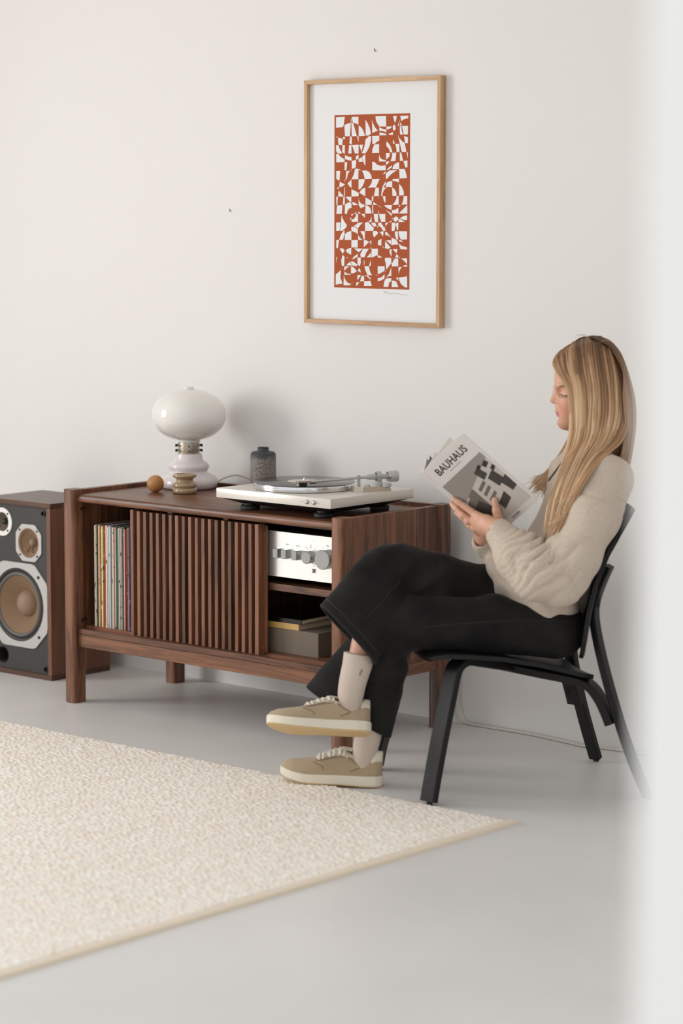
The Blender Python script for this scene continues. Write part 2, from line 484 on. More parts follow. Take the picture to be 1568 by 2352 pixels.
# ================================================================== SPEAKER
def speaker():
    X0, X1, Y0, Y1, H = -0.607, -0.285, -0.349, -0.085, 0.582
    cx, cy = (X0 + X1) / 2, (Y0 + Y1) / 2
    t = thing('loudspeaker', 'vintage walnut loudspeaker with three exposed drivers beside the walnut cabinet', 'speaker', (cx, cy, 0))
    x0, x1, y0, y1 = X0 - cx, X1 - cx, Y0 - cy, Y1 - cy
    th = 0.017
    M['baffle'] = mat('charcoal_baffle', (58, 56, 54), 0.6, var=(6, 0.08))
    M['driver_frame'] = mat('pale_cast_metal', (190, 187, 184), 0.42, 0.25, bump=(300, 0.15))
    M['tweeter_frame'] = mat('white_cast_ring', (236, 234, 231), 0.35, 0.1)
    M['cone_tan'] = mat('tan_paper_cone', (136, 108, 82), 0.75, var=(14, 0.16))
    M['cone_cap'] = mat('tan_dust_cap', (148, 124, 101), 0.6)
    M['surround'] = mat('dark_surround', (44, 42, 41), 0.5)
    M['surround_grey'] = mat('grey_rubber_roll', (98, 93, 88), 0.45)
    M['cone_dark'] = mat('dark_cone', (92, 78, 64), 0.6)
    obj('top_panel', box(x0, x1, y0, y1, H - th, H, .0012, 1), M['speaker_wood_x'], t)
    obj('bottom_panel', box(x0, x1, y0, y1, 0, th, .0012, 1), M['speaker_wood_x'], t)
    obj('side_panel', box(x0, x0 + th, y0, y1, th, H - th), M['speaker_wood'], t)
    obj('side_panel', box(x1 - th, x1, y0, y1, th, H - th), M['speaker_wood'], t)
    obj('back_panel', box(x0 + th, x1 - th, y1 - .012, y1 - .002, th, H - th), M['speaker_wood'], t)
    yb = y0 + 0.008
    bf = obj('baffle', box(x0 + th, x1 - th, yb, yb + .018, th, H - th), M['baffle'], t)
    cut = bmesh.new()
    for cx_, cz_, r_ in ((0.0, .236, .1225), (.052, .445, .0495), (-.075, .505, .0325), (-.083, .060, .0255)):
        merge(cut, lathe([(0, -.02), (r_, -.02), (r_, .04), (0, .04)], 48, 'y', (cx_, yb, cz_)))
    co = obj('tmp_cut', cut)
    md = bf.modifiers.new('b', 'BOOLEAN'); md.operation = 'DIFFERENCE'; md.object = co; md.solver = 'EXACT'
    bf.parent = None
    dg = bpy.context.evaluated_depsgraph_get()
    nm = bpy.data.meshes.new_from_object(bf.evaluated_get(dg))
    bf.modifiers.clear(); bf.data = nm; bf.parent = t
    bpy.data.objects.remove(co, do_unlink=True)
    def octo(cxx, cz, hw, ch, y, d):
        p = [(-hw, -hw + ch), (-hw + ch, -hw), (hw - ch, -hw), (hw, -hw + ch), (hw, hw - ch), (hw - ch, hw), (-hw + ch, hw), (-hw, hw - ch)]
        return prism([(cxx + a, cz + b) for a, b in p], 'y', y - d, y)
    def ring_plate(cxx, cz, outline, rin, y, d):
        """plate with a round hole; outline points matched to angles"""
        b = bmesh.new(); n = 64
        def rad(a):
            # ray against the polygon outline
            best = 9
            for (px, pz), (qx, qz) in zip(outline, outline[1:] + outline[:1]):
                ex, ez = qx - px, qz - pz; dx, dz = math.cos(a), math.sin(a)
                den = dx * ez - dz * ex
                if abs(den) < 1e-9: continue
                s = (px * ez - pz * ex) / den; k = (px * dz - pz * dx) / den
                if s > 0 and -1e-6 <= k <= 1 + 1e-6: best = min(best, s)
            return best
        L = [[], [], [], []]
        for i in range(n):
            a = 2 * PI * (i + .5) / n
            R = rad(a); c, s = math.cos(a), math.sin(a)
            for k, (r, yy) in enumerate([(rin, y), (rin, y - d), (R, y - d), (R, y)]):
                L[k].append(b.verts.new((cxx + r * c, yy, cz + r * s)))
        for k in range(3):
            for i in range(n):
                j = (i + 1) % n
                b.faces.new((L[k][i], L[k][j], L[k + 1][j], L[k + 1][i]))
        return b
    def oct_out(hw, ch):
        return [(-hw, -hw + ch), (-hw + ch, -hw), (hw - ch, -hw), (hw, -hw + ch), (hw, hw - ch), (hw - ch, hw), (-hw + ch, hw), (-hw, hw - ch)]
    def screws(par, cxx, cz, rr, y, r, angs):
        for a in angs:
            obj('screw', lathe([(0, -.002), (r, -.002), (r, 0), (r * .5, 0.0005), (0, -.0005)], 12, 'y', (cxx + rr * math.cos(a), y, cz + rr * math.sin(a))), M['black'], par, 40)
    # woofer
    wx, wz = 0.0, 0.236
    w = obj('woofer', ring_plate(wx, wz, oct_out(.140, .062), .122, yb, .005), M['driver_frame'], t)
    obj('surround_ring', lathe([(.124, -.003), (.118, -.005), (.113, -.002), (.109, .003)], 64, 'y', (wx, yb, wz)), M['surround'], w, 180)
    obj('surround', lathe([(.110, .002), (.107, -.004), (.103, -.007), (.098, -.005), (.095, .002)], 64, 'y', (wx, yb, wz)), M['surround_grey'], w, 180)
    obj('cone', lathe([(.096, .001), (.080, .012), (.060, .026), (.040, .041), (.034, .044)], 64, 'y', (wx, yb - .001, wz)), M['cone_tan'], w, 180)
    obj('dust_cap', lathe([(.044, .037), (.040, .027), (.032, .018), (.020, .011), (.008, .008), (0, .0075)], 48, 'y', (wx, yb, wz)), M['cone_cap'], w, 180)
    screws(w, wx, wz, .140, yb - .005, .0052, [PI / 4 + k * PI / 2 for k in range(4)])
    # mid driver
    mx, mz = 0.052, 0.445
    w = obj('mid_driver', ring_plate(mx, mz, oct_out(.061, .030), .049, yb, .004), M['driver_frame'], t)
    obj('surround', lathe([(.050, -.002), (.047, -.004), (.043, -.002), (.041, .003)], 48, 'y', (mx, yb, mz)), M['cone_tan'], w, 180)
    obj('cone', lathe([(.042, .002), (.030, .012), (.014, .022), (.012, .023)], 48, 'y', (mx, yb, mz)), M['cone_tan'], w, 180)
    obj('dust_cap', lathe([(.014, .021), (.012, .012), (.008, .007), (0, .005)], 32, 'y', (mx, yb, mz)), M['cone_cap'], w, 180)
    for sx in (-.012, .010):
        obj('lead_wire', tube([(mx + sx * .4, yb + .012, mz - .014), (mx + sx, yb + .006, mz - .024), (mx + sx * 1.3, yb + .003, mz - .033)], .0014, 6), M['surround'], w, 180)
    screws(w, mx, mz, .0585, yb - .004, .0034, [PI / 4 + k * PI / 2 for k in range(4)])
    # tweeter
    tx, tz = -0.075, 0.505
    circ = [(.047 * math.cos(2 * PI * k / 48), .047 * math.sin(2 * PI * k / 48)) for k in range(48)]
    w = obj('tweeter', ring_plate(tx, tz, circ, .032, yb, .004), M['tweeter_frame'], t)
    obj('cone', lathe([(.033, -.002), (.029, -.003), (.026, .001), (.018, .007), (.010, .011)], 40, 'y', (tx, yb, tz)), M['cone_dark'], w, 180)
    obj('dust_cap', lathe([(.011, .010), (.009, .003), (.005, 0), (0, -.001)], 24, 'y', (tx, yb, tz)), M['surround'], w, 180)
    screws(w, tx, tz, .0395, yb - .004, .003, [PI / 4 + k * PI / 2 for k in range(4)])
    # reflex port and grille pegs
    p = obj('bass_port', lathe([(.028, -.0005), (.026, -.002), (.024, .0), (.024, .050), (0, .052)], 40, 'y', (-.083, yb, .060)), M['black_hole'], t, 60)
    for px, pz in ((.1215, .547), (.1265, .034), (-.1245, .547), (-.1245, .034)):
        q = obj('grille_socket', lathe([(.010, .0), (.010, -.004), (.0065, -.004), (.0055, .0), (0, .0)], 24, 'y', (px, yb, pz)), M['black'], t, 40)
speaker()

# ================================================================== CABINET
W, CH, PW, PD, YF, YB = 1.1434, 0.6702, 0.046, 0.0545, -0.5603, -0.0614
def cabinet():
    t = thing('record_cabinet', 'walnut record cabinet with a sliding slatted door and open compartments, against the white wall', 'cabinet', (0, 0, 0))
    for x in (0, W - PW):
        for y in (YF, YB - PD):
            b = box_sel(x, x + PW, y, y + PD, 0, CH, .012, lambda mid, d: abs(d.z) > .5, 4, .0015)
            obj('post', b, M['walnut_z'], t, 35)
    # top
    b = box_sel(PW - .004, W - PW + .004, YF + .019, YB - .012, .630, .655, .010, lambda mid, d: abs(d.x) > .5 and mid.y < 0, 4, .0008)
    obj('top_board', b, M['walnut_x'], t, 35)
    # side panels, glued-up staves
    for side, xo in (('l', PW - .012 - .024), ('r', W - PW + .012)):
        ys = [YF + PD - .006, -.449, -.358, -.3105, -.261, -.2166, YB - PD + .006]
        for y0, y1 in zip(ys, ys[1:]):
            obj('side_stave', box(xo, xo + .024, y0, y1, .2162, CH - .003, .0007, 1), M['walnut_z'], t)
        obj('side_rail', box(xo + .001, xo + .023, YF + PD - .006, YB - PD + .006, .1777, .2160, .001, 1), M['walnut_y'], t)
    # back: slats of board with a cable opening behind the right bay
    for x0, x1 in ((.034, .20), (.20, .37), (.37, .54), (.54, .70)):
        obj('back_board', box(x0, x1, YB - .024, YB - .008, .19, CH - .004, .0007, 1), M['walnut_z'], t)
    obj('back_board', box(.70, W - .034, YB - .024, YB - .008, .44, CH - .004, .0007, 1), M['walnut_z'], t)
    obj('back_board', box(.70, .905, YB - .024, YB - .008, .19, .44, .0007, 1), M['walnut_z'], t)
    obj('back_board', box(1.03, W - .034, YB - .024, YB - .008, .19, .44, .0007, 1), M['walnut_z'], t)
    obj('back_board', box(.905, 1.03, YB - .024, YB - .008, .19, .27, .0007, 1), M['walnut_z'], t)
    obj('back_rail', box(PW - .004, W - PW + .004, YB - .045, YB - .024, .1777, .2160, .001, 1), M['walnut_x'], t)
    # bottom: beam, door track, floor board
    obj('front_beam', box(PW - .004, W - PW + .004, YF + .020, YF + .046, .1777, .2160, .0012, 1), M['walnut_x'], t)
    obj('door_track', box(PW - .004, W - PW + .004, YF + .0205, YF + .031, .2163, .2355, .0012, 1), M['walnut_x'], t)
    obj('bottom_board', box(PW - .010, W - PW + .010, YF + .055, YB - .024, .2185, .2410, .0012, 1), M['walnut_x'], t)
    obj('track_groove', box(PW, W - PW, YF + .031, YF + .055, .2165, .2270), M['walnut_x'], t)
    obj('divider', box(.395, .415, YF + .062, YB - .024, .2410, .630), M['walnut_z'], t)
    obj('divider', box(.625, .645, YF + .062, YB - .024, .2410, .630), M['walnut_z'], t)
    obj('shelf', box(.645, W - PW + .012, YF + .068, YB - .024, .4275, .4485, .0015, 2), M['walnut_x'], t)
    # bolts in the inner faces
    for z in (.609, .2595):
        obj('bolt_hole', lathe([(.0055, .0006), (.0055, .0001), (.0035, .0004), (0, .0)], 14, 'x', (PW - .012 + .0001, -.5005, z)), M['black'], t)
        obj('bolt_hole', lathe([(.0055, .0006), (.0055, .0001), (.0035, .0004), (0, .0)], 14, 'x', (PW, -.523, z)), M['black'], t)
    # sliding door
    d = obj('sliding_door', box(.268, .806, -.505, -.500, .243, .618), M['walnut_z'], t)
    n = 20; xa, xb = .2635, .7780
    me = None
    for k in range(n):
        x = xa + (xb - xa) * k / (n - 1)
        last = k == n - 1
        if last:
            b = box(0, .0150, 0, .0310, 0, .386, .0008, 1)
            s = obj('stile', b, M['walnut_z'], d); s.location = (x, -.527, .2365)
        elif k == 0:
            s = obj('stile', box(0, .0125, 0, .0300, 0, .388, .0008, 1), M['walnut_z'], d); s.location = (x, -.527, .2360)
        else:
            if me is None:
                s = obj('slat', box(0, .0130, 0, .0215, 0, .384, .0008, 1), M['walnut_z'], d); me = s.data
            else:
                s = link_mesh('slat', me, None, d)
            s.location = (x, -.526 + random.uniform(-.0004, .0004), .2375)
    obj('door_rail', box(.270, .800, -.510, -.505, .238, .262), M['walnut_x'], d)
    obj('door_rail', box(.270, .800, -.510, -.505, .600, .618), M['walnut_x'], d)
    M['brass'] = mat('brass', (170, 130, 80), 0.35, 1.0)
    for z in (.246, .612):
        obj('pin', lathe([(0, .0012), (.0022, .001), (.0022, 0)], 10, 'x', (.7930, -.512, z)), M['brass'], d)
    return t
cabinet()

# ------------------------------------------------------------------ records in the left bay
rec_cols = [(28, 26, 28), (224, 214, 196), (208, 196, 176), (40, 36, 36), (196, 176, 146), (226, 216, 200), (206, 150, 40), (122, 88, 108), (232, 226, 212), (204, 190, 110), (120, 78, 52), (196, 60, 46),
            (236, 230, 220), (150, 112, 88), (228, 222, 206), (70, 110, 120), (240, 236, 228), (186, 190, 196), (64, 74, 108), (232, 228, 204), (206, 178, 168), (168, 40, 52), (238, 232, 214), (40, 92, 78), (214, 206, 130), (34, 34, 40), (240, 238, 230), (52, 60, 82), (226, 220, 208), (222, 170, 176), (90, 60, 50), (60, 110, 70), (236, 232, 224), (180, 60, 60), (118, 84, 66), (224, 168, 120), (150, 150, 150), (92, 58, 90), (206, 190, 156), (140, 176, 200), (186, 140, 60), (230, 222, 206)]
def sleeve_mat(i, c):
    m, nt, b = new_mat('record_sleeve_%02d' % i)
    N, Lk = nt.nodes, nt.links
    tc = N.new('ShaderNodeTexCoord'); mp = N.new('ShaderNodeMapping')
    mp.inputs['Scale'].default_value = (60, 0.6, 38); mp.inputs['Location'].default_value = (i * 3.7, 0, i * 1.3)
    n = N.new('ShaderNodeTexNoise'); n.inputs['Scale'].default_value = 1.0; n.inputs['Detail'].default_value = 3
    Lk.new(tc.outputs['Object'], mp.inputs[0]); Lk.new(mp.outputs[0], n.inputs['Vector'])
    cr = N.new('ShaderNodeValToRGB'); cr.color_ramp.interpolation = 'CONSTANT'
    e = cr.color_ramp.elements
    bright = sum(c) > 380
    e[0].position = 0.0; e[0].color = lin(*[int(v * (.55 if bright else 1.9)) for v in c]) if i % 3 else lin(60, 130, 80)
    e[1].position = 0.36; e[1].color = lin(*c)
    k = e.new(0.68); k.color = lin(*[min(255, int(v * 1.12)) for v in c]) if i % 4 else lin(190, 50, 45)
    Lk.new(n.outputs['Fac'], cr.inputs['Fac']); Lk.new(cr.outputs['Color'], b.inputs['Base Color'])
    b.inputs['Roughness'].default_value = 0.6
    return m
rec_words = {0: 'black', 1: 'ivory', 2: 'buff', 3: 'charcoal', 4: 'tan', 5: 'cream', 6: 'golden yellow', 7: 'dusty mauve', 8: 'off-white', 9: 'mustard', 10: 'brown', 11: 'bright red', 12: 'white', 13: 'light brown', 14: 'pale cream', 15: 'teal grey',
             16: 'bright white', 17: 'silver grey', 18: 'navy', 19: 'pale yellow', 20: 'blush pink', 21: 'crimson', 22: 'eggshell', 23: 'dark green', 24: 'yellow-green', 25: 'near-black', 26: 'clean white', 27: 'slate blue', 28: 'warm white', 29: 'pink', 30: 'dark brown', 31: 'grass green', 32: 'chalk white', 33: 'brick red', 34: 'cocoa', 35: 'apricot', 36: 'ash grey', 37: 'plum', 38: 'sand', 39: 'sky blue', 40: 'ochre', 41: 'linen'}
rec_next = list(rec_words.values())
xr = .0745
for i, c in enumerate(rec_cols):
    th = random.uniform(.0030, .0056)
    dz = random.uniform(-.004, .002); dy = random.uniform(-.003, .003)
    h = .3190
    tb = obj('record', box(-th / 2 + .0003, th / 2 - .0003, 0, .318, 0, h + dz, .0007, 1), sleeve_mat(i, c))
    tb.location = (xr + th / 2, -.5005 + dy, .2410)
    random.random()
    after = 'against the cabinet side' if i == 0 else 'next after the %s one' % rec_next[i - 1]
    tag(tb, '%s record sleeve spine in the row of records, %s' % (rec_words[i], after), 'record', 'records in the open left bay of the cabinet')
    xr += th
# ================================================================== THINGS ON THE CABINET
TZ = 0.655
def lamp():
    t = thing('table_lamp', 'mushroom-shaped white glass table lamp with pale pink tiered base on the cabinet', 'lamp', (.176, -.178, TZ))
    M['opal'] = mat('opal_white_glass', (238, 236, 231), 0.09, coat=0.3, sss=0.25)
    M['pink_glass'] = mat('pale_pink_glass', (232, 223, 225), 0.1, coat=0.4, var=(9, 0.05), sss=0.2)
    M['nickel'] = mat('aged_nickel', (168, 156, 142), 0.35, 0.9, bump=(220, 0.2), var=(60, 0.2))
    M['green_screw'] = mat('green_plastic_screw', (20, 78, 58), 0.4)
    base = [(0, 0), (.080, 0), (.088, .005), (.093, .016), (.092, .027), (.083, .039), (.068, .047), (.059, .051), (.0575, .055), (.0610, .060), (.0645, .067),
            (.0640, .074), (.0585, .081), (.0490, .086), (.0440, .091), (.0422, .101), (.0405, .109), (.036, .111), (0, .111)]
    obj('glass_base', lathe(base, 72), M['pink_glass'], t, 50)
    col = obj('metal_collar', lathe([(.0, .110), (.0330, .110), (.0335, .112), (.0335, .144), (.0330, .146), (0, .146)], 48), M['nickel'], t, 40)
    for k in range(6):
        for z in (.120, .136):
            a = -YAW * 0 + k * PI / 3 + .25
            s = tube([(.030 * math.cos(a), .030 * math.sin(a), z), (.043 * math.cos(a), .043 * math.sin(a), z)], .0009, 6)
            tube([(.040 * math.cos(a), .040 * math.sin(a), z), (.049 * math.cos(a), .049 * math.sin(a), z - .001)], .0024, 8, bm=s)
            obj('set_screw', s, M['green_screw'], col)
    g = [(.034, .146), (.038, .149)]
    for k in range(1, 28):
        a = -PI / 2 + PI * k / 28
        r = .117 * abs(math.cos(a)) ** .86; z = .2315 + .081 * math.copysign(abs(math.sin(a)) ** .94, math.sin(a))
        if z > .1515 and r > .017: g.append((r, z))
    g += [(.0170, .3140), (.0160, .3185), (.0140, .3205), (.0, .3210)]
    obj('glass_shade', lathe(g, 96), M['opal'], t, 180)
    M['cord'] = mat('pale_cord', (196, 190, 168), 0.55)
    cord = smooth_path([(.085, .012, .010), (.110, .040, .034), (.135, .070, .044), (.160, .092, .036), (.180, .112, .020), (.190, .126, -.02), (.192, .130, -.12), (.192, .130, -.30)], 8)
    obj('power_cord', tube(cord, .0024, 8), M['cord'], t, 180)
lamp()

M['beech'] = wood('turned_beech', (150, 98, 50), (186, 132, 78), 'z', rough=0.45, rings=0.15, pores=0.15)
bl = bmesh.new(); bmesh.ops.create_uvsphere(bl, u_segments=40, v_segments=24, radius=.0268)
bo = obj('wooden_ball', bl, M['beech'], None, 180); bo.location = (.183, -.336, TZ + .0266)
tag(bo, 'small round ball of light brown wood in front of the glass lamp', 'ball')

M['taupe_glaze'] = mat('taupe_gloss_glaze', (166, 140, 108), 0.12, coat=0.5, var=(5, 0.08))
pr = [(0, .001), (.030, 0), (.0365, .003), (.0385, .0095), (.0365, .0160), (.0330, .0185), (.0365, .0215), (.0380, .0270), (.0350, .0330), (.0270, .0365), (.0255, .0420), (.0265, .0460), (.0320, .0490), (.0375, .0530), (.0380, .0570), (.0345, .0605), (.0300, .0610), (.0270, .0585), (.0230, .048), (0, .046)]
cv = obj('candle_holder', lathe(pr, 64), M['taupe_glaze'], None, 70); cv.location = (.272, -.297, TZ)
tag(cv, 'small ringed taupe ceramic holder standing in front of the lamp base', 'candle holder')

def crackle():
    m, nt, b = new_mat('lava_glaze')
    N, Lk = nt.nodes, nt.links
    tc = N.new('ShaderNodeTexCoord')
    v = N.new('ShaderNodeTexVoronoi'); v.inputs['Scale'].default_value = 330
    mp = N.new('ShaderNodeMapping'); mp.inputs['Scale'].default_value = (1, 1, .7)
    nz = N.new('ShaderNodeTexNoise'); nz.inputs['Scale'].default_value = 60
    Lk.new(tc.outputs['Object'], nz.inputs['Vector'])
    av = N.new('ShaderNodeMix'); av.data_type = 'VECTOR'; av.inputs['Factor'].default_value = 0.012
    Lk.new(tc.outputs['Object'], mp.inputs[0]); Lk.new(mp.outputs[0], av.inputs['A']); Lk.new(nz.outputs['Color'], av.inputs['B'])
    Lk.new(av.outputs['Result'], v.inputs['Vector'])
    n = N.new('ShaderNodeTexNoise'); n.inputs['Scale'].default_value = 240; n.inputs['Detail'].default_value = 4
    Lk.new(tc.outputs['Object'], n.inputs['Vector'])
    sp = N.new('ShaderNodeSeparateXYZ'); Lk.new(tc.outputs['Object'], sp.inputs[0])
    # pale grey glaze nets over a brown-black body, smooth blue-black shoulder
    ad = N.new('ShaderNodeMath'); ad.operation = 'MULTIPLY_ADD'; ad.inputs[1].default_value = 1.1
    Lk.new(v.outputs['Distance'], ad.inputs[0]); Lk.new(n.outputs['Fac'], ad.inputs[2])
    cr = N.new('ShaderNodeValToRGB')
    e = cr.color_ramp.elements
    e[0].position = 0.74; e[0].color = lin(48, 42, 41); e[1].position = 1.0; e[1].color = lin(140, 132, 124)
    Lk.new(ad.outputs[0], cr.inputs['Fac'])
    n3 = N.new('ShaderNodeTexNoise'); n3.inputs['Scale'].default_value = 28
    Lk.new(tc.outputs['Object'], n3.inputs['Vector'])
    zz = N.new('ShaderNodeMath'); zz.operation = 'MULTIPLY_ADD'; zz.inputs[1].default_value = 0.035
    Lk.new(n3.outputs['Fac'], zz.inputs[0]); Lk.new(sp.outputs['Z'], zz.inputs[2])
    mr = N.new('ShaderNodeMapRange'); mr.inputs['From Min'].default_value = .122; mr.inputs['From Max'].default_value = .140
    Lk.new(zz.outputs[0], mr.inputs['Value'])
    mx = N.new('ShaderNodeMix'); mx.data_type = 'RGBA'; mx.inputs['B'].default_value = lin(58, 60, 68)
    Lk.new(mr.outputs[0], mx.inputs['Factor']); Lk.new(cr.outputs['Color'], mx.inputs['A'])
    Lk.new(mx.outputs['Result'], b.inputs['Base Color'])
    b.inputs['Roughness'].default_value = 0.5
    bp = N.new('ShaderNodeBump'); bp.inputs['Strength'].default_value = 0.6; bp.inputs['Distance'].default_value = 0.0015
    Lk.new(ad.outputs[0], bp.inputs['Height']); Lk.new(bp.outputs['Normal'], b.inputs['Normal'])
    return m
M['lava'] = crackle()
pr = [(0, 0), (.037, 0), (.0395, .002), (.0400, .010), (.0400, .116), (.0385, .124), (.034, .1285), (.022, .1305), (.0178, .1325), (.0172, .138), (.0180, .1420), (.0165, .1430), (.0135, .1425), (.012, .134), (.012, .12), (0, .12)]
va = obj('ceramic_vase', lathe(pr, 64), M['lava'], None, 60); va.location = (.447, -.1275, TZ)
tag(va, 'dark cylindrical ceramic vase with crackled grey glaze behind the turntable', 'vase')

# ------------------------------------------------------------------ turntable
def turntable():
    X0, X1, Y0, Y1 = .628, 1.074, -.531, -.158
    cx, cy = (X0 + X1) / 2, (Y0 + Y1) / 2
    t = thing('turntable', 'silver turntable with black underside on the walnut cabinet', 'turntable', (cx, cy, TZ))
    x0, x1, y0, y1 = X0 - cx, X1 - cx, Y0 - cy, Y1 - cy
    M['plinth'] = mat('champagne_silver_lacquer', (222, 216, 207), 0.30, 0.25, coat=0.2)
    obj('plinth', box(x0, x1, y0, y1, .035, .063, .0015, 2), M['plinth'], t, 30)
    # black tapered base
    b = bmesh.new()
    def ring(i, z): return [b.verts.new(p) for p in ((x0 + i, y0 + i, z), (x1 - i, y0 + i, z), (x1 - i, y1 - i, z), (x0 + i, y1 - i, z))]
    L = [ring(.014, .035), ring(.014, .032), ring(.060, .0145)]
    for A, B in zip(L, L[1:]):
        for k in range(4): b.faces.new((A[k], A[(k + 1) % 4], B[(k + 1) % 4], B[k]))
    b.faces.new(L[0]); b.faces.new(L[-1])
    obj('base_tray', b, M['black'], t)
    for fx, fy in ((.708, -.470), (.995, -.470), (.708, -.220), (.995, -.220)):
        obj('foot', lathe([(0, 0), (.026, 0), (.029, .003), (.029, .011), (.026, .014), (.020, .0145), (.020, .02), (0, .02)], 32, 'z', (fx - cx, fy - cy, 0)), M['rubber'], t, 40)
    px, py = .825 - cx, -.362 - cy
    M['platter_metal'] = mat('polished_platter', (222, 222, 224), 0.16, 1.0)
    pl = obj('platter', lathe([(0, .063), (.140, .063), (.1475, .0645), (.1485, .0660), (.1485, .0795), (.1475, .0810), (.0, .0810)], 120, 'z', (px, py, 0)), M['platter_metal'], t, 40)
    obj('spindle', lathe([(0, .0945), (.0022, .0935), (.0030, .090), (.0030, .081)], 16, 'z', (px, py, 0)), M['chrome'], pl, 60)
    for kx in (.986, 1.0125):
        obj('control_button', lathe([(0, -.0075), (.0045, -.0070), (.0062, -.0045), (.0065, 0)], 24, 'y', (kx - cx, y0, .0485)), M['steel'], t, 60)
    M['print_grey'] = mat('grey_print', (150, 145, 138), 0.6)
    for kx in (.9665, 1.0270):
        obj('button_mark', box(kx - cx - .006, kx - cx + .006, y0 - .0003, y0 + .001, .0480, .0492), M['print_grey'], t)
    # arm board, lift and tonearm
    pv = Vector((1.025 - cx, -.262 - cy, 0))
    a = Vector((.5, .866, 0)); n = Vector((.866, -.5, 0))
    M['arm_base'] = mat('champagne_arm_base', (196, 186, 170), 0.2, 0.3, coat=0.3)
    hull = [pv + a * s + n * q for s, q in ((-.085, -.016), (-.085, .020), (-.060, .034), (.030, .034), (.030, -.012), (-.03, -.022))]
    bb = bmesh.new()
    lo = [bb.verts.new((p.x, p.y, .062)) for p in hull]; c0 = sum(hull, Vector()) / len(hull)
    hi = [bb.verts.new(((c0 + (p - c0) * .9).x, (c0 + (p - c0) * .9).y, .0765)) for p in hull]
    for k in range(6): bb.faces.new((lo[k], lo[(k + 1) % 6], hi[(k + 1) % 6], hi[k]))
    bb.faces.new(hi); bb.faces.new(lo)
    ab = obj('arm_base', bb, M['arm_base'], t)
    cueing = pv + a * -.034 + n * .026
    obj('cue_lever', tube([cueing + Vector((0, 0, .076)), cueing + a * -.006 + Vector((0, 0, .083)), cueing + a * -.020 + n * .006 + Vector((0, 0, .079))], [.003, .0028, .0024], 8), M['steel'], ab, 60)
    q = pv + a * .018 + n * .024
    obj('antiskate_dial', lathe([(0, .086), (.012, .086), (.0135, .0845), (.0135, .075)], 28, 'z', (q.x, q.y, 0)), M['grey_plastic'], ab, 40)
    obj('pivot_post', lathe([(.016, .075), (.016, .083), (.0115, .085), (.0115, .0900), (0, .0900)], 28, 'z', (pv.x, pv.y, 0)), M['grey_plastic'], ab, 40)
    ha = .1026
    hd = Vector((0, 0, 1))
    arm = bmesh.new()
    A0 = pv + a * -.205 + hd * (ha - .008); A1 = pv + a * -.035 + hd * ha
    tube([A0, A1], .0040, 14, bm=arm)
    to = obj('tonearm', arm, M['grey_plastic'], t, 60)
    obj('arm_sleeve', tube([pv + a * -.040 + hd * ha, pv + a * -.030 + hd * ha, pv + a * -.012 + hd * ha, pv + a * .030 + hd * ha], [.0045, .0082, .0085, .0070], 18), M['grey_plastic'], to, 40)
    # gimbal ring around the pivot
    gm = bmesh.new(); k0 = 24
    R = [[gm.verts.new(pv + a * (s * .0065) + (n * math.cos(2 * PI * i / k0) + hd * math.sin(2 * PI * i / k0)) * r + hd * ha) for i in range(k0)] for s, r in ((-1, .0165), (1, .0165), (1, .0135), (-1, .0135))]
    for r1, r2 in zip(R, R[1:] + R[:1]):
        for i in range(k0): gm.faces.new((r1[i], r1[(i + 1) % k0], r2[(i + 1) % k0], r2[i]))
    gg = obj('gimbal', gm, M['grey_plastic'], to, 40)
    obj('gimbal_screw', tube([pv + n * .0155 + hd * ha, pv + n * .0180 + hd * ha], .0032, 12), M['steel'], gg)
    cw = [pv + a * s + hd * ha for s in (.034, .036, .058, .060)]
    obj('counterweight', tube(cw, [.0150, .0165, .0165, .0155], 32), M['grey_plastic'], to, 40)
    obj('weight_dial', tube([pv + a * .028 + hd * ha, pv + a * .034 + hd * ha], [.0145, .0155], 32), M['steel'], to, 40)
    # arm rest clip
    rp = pv + a * -.062 + n * .004
    obj('arm_rest', strip([rp + hd * .074, rp + hd * .094, rp + n * .001 + hd * .109], a, .010, .0035), M['grey_plastic'], ab)
    # headshell and cartridge
    h0 = A0
    obj('headshell_collar', tube([h0 + a * .012, h0 - a * .006], .0062, 16), M['steel'], to, 40)
    hs = box(-.0085, .0085, -.042, 0, -.0025, .0045, .001, 1)
    fr = Matrix((( n.x, a.x, 0), (n.y, a.y, 0), (0, 0, 1))).to_4x4()
    hs2 = Matrix.Translation(h0 - a * .004) @ fr
    bmesh.ops.transform(hs, matrix=hs2, verts=hs.verts)
    hs = obj('headshell', hs, M['chrome'], to)
    cb = box(-.0065, .0065, -.036, -.012, -.0110, -.0026, .001, 1); bmesh.ops.transform(cb, matrix=hs2, verts=cb.verts)
    obj('cartridge', cb, M['black'], hs)
    ns = box(-.0050, .0050, -.040, -.030, -.0115, -.0030, .001, 1); bmesh.ops.transform(ns, matrix=hs2, verts=ns.verts)
    M['cream'] = mat('cream_plastic', (206, 188, 150), 0.4)
    obj('stylus_guard', ns, M['cream'], hs)
    # the record on the platter
    def vinyl():
        m, nt, b = new_mat('grooved_vinyl')
        N, Lk = nt.nodes, nt.links
        tc = N.new('ShaderNodeTexCoord'); ln = N.new('ShaderNodeVectorMath'); ln.operation = 'LENGTH'
        mu = N.new('ShaderNodeMath'); mu.operation = 'MULTIPLY'; mu.inputs[1].default_value = 2600
        sn = N.new('ShaderNodeMath'); sn.operation = 'SINE'
        Lk.new(tc.outputs['Object'], ln.inputs[0]); Lk.new(ln.outputs['Value'], mu.inputs[0]); Lk.new(mu.outputs[0], sn.inputs[0])
        bp = N.new('ShaderNodeBump'); bp.inputs['Strength'].default_value = 0.25; bp.inputs['Distance'].default_value = 0.0004
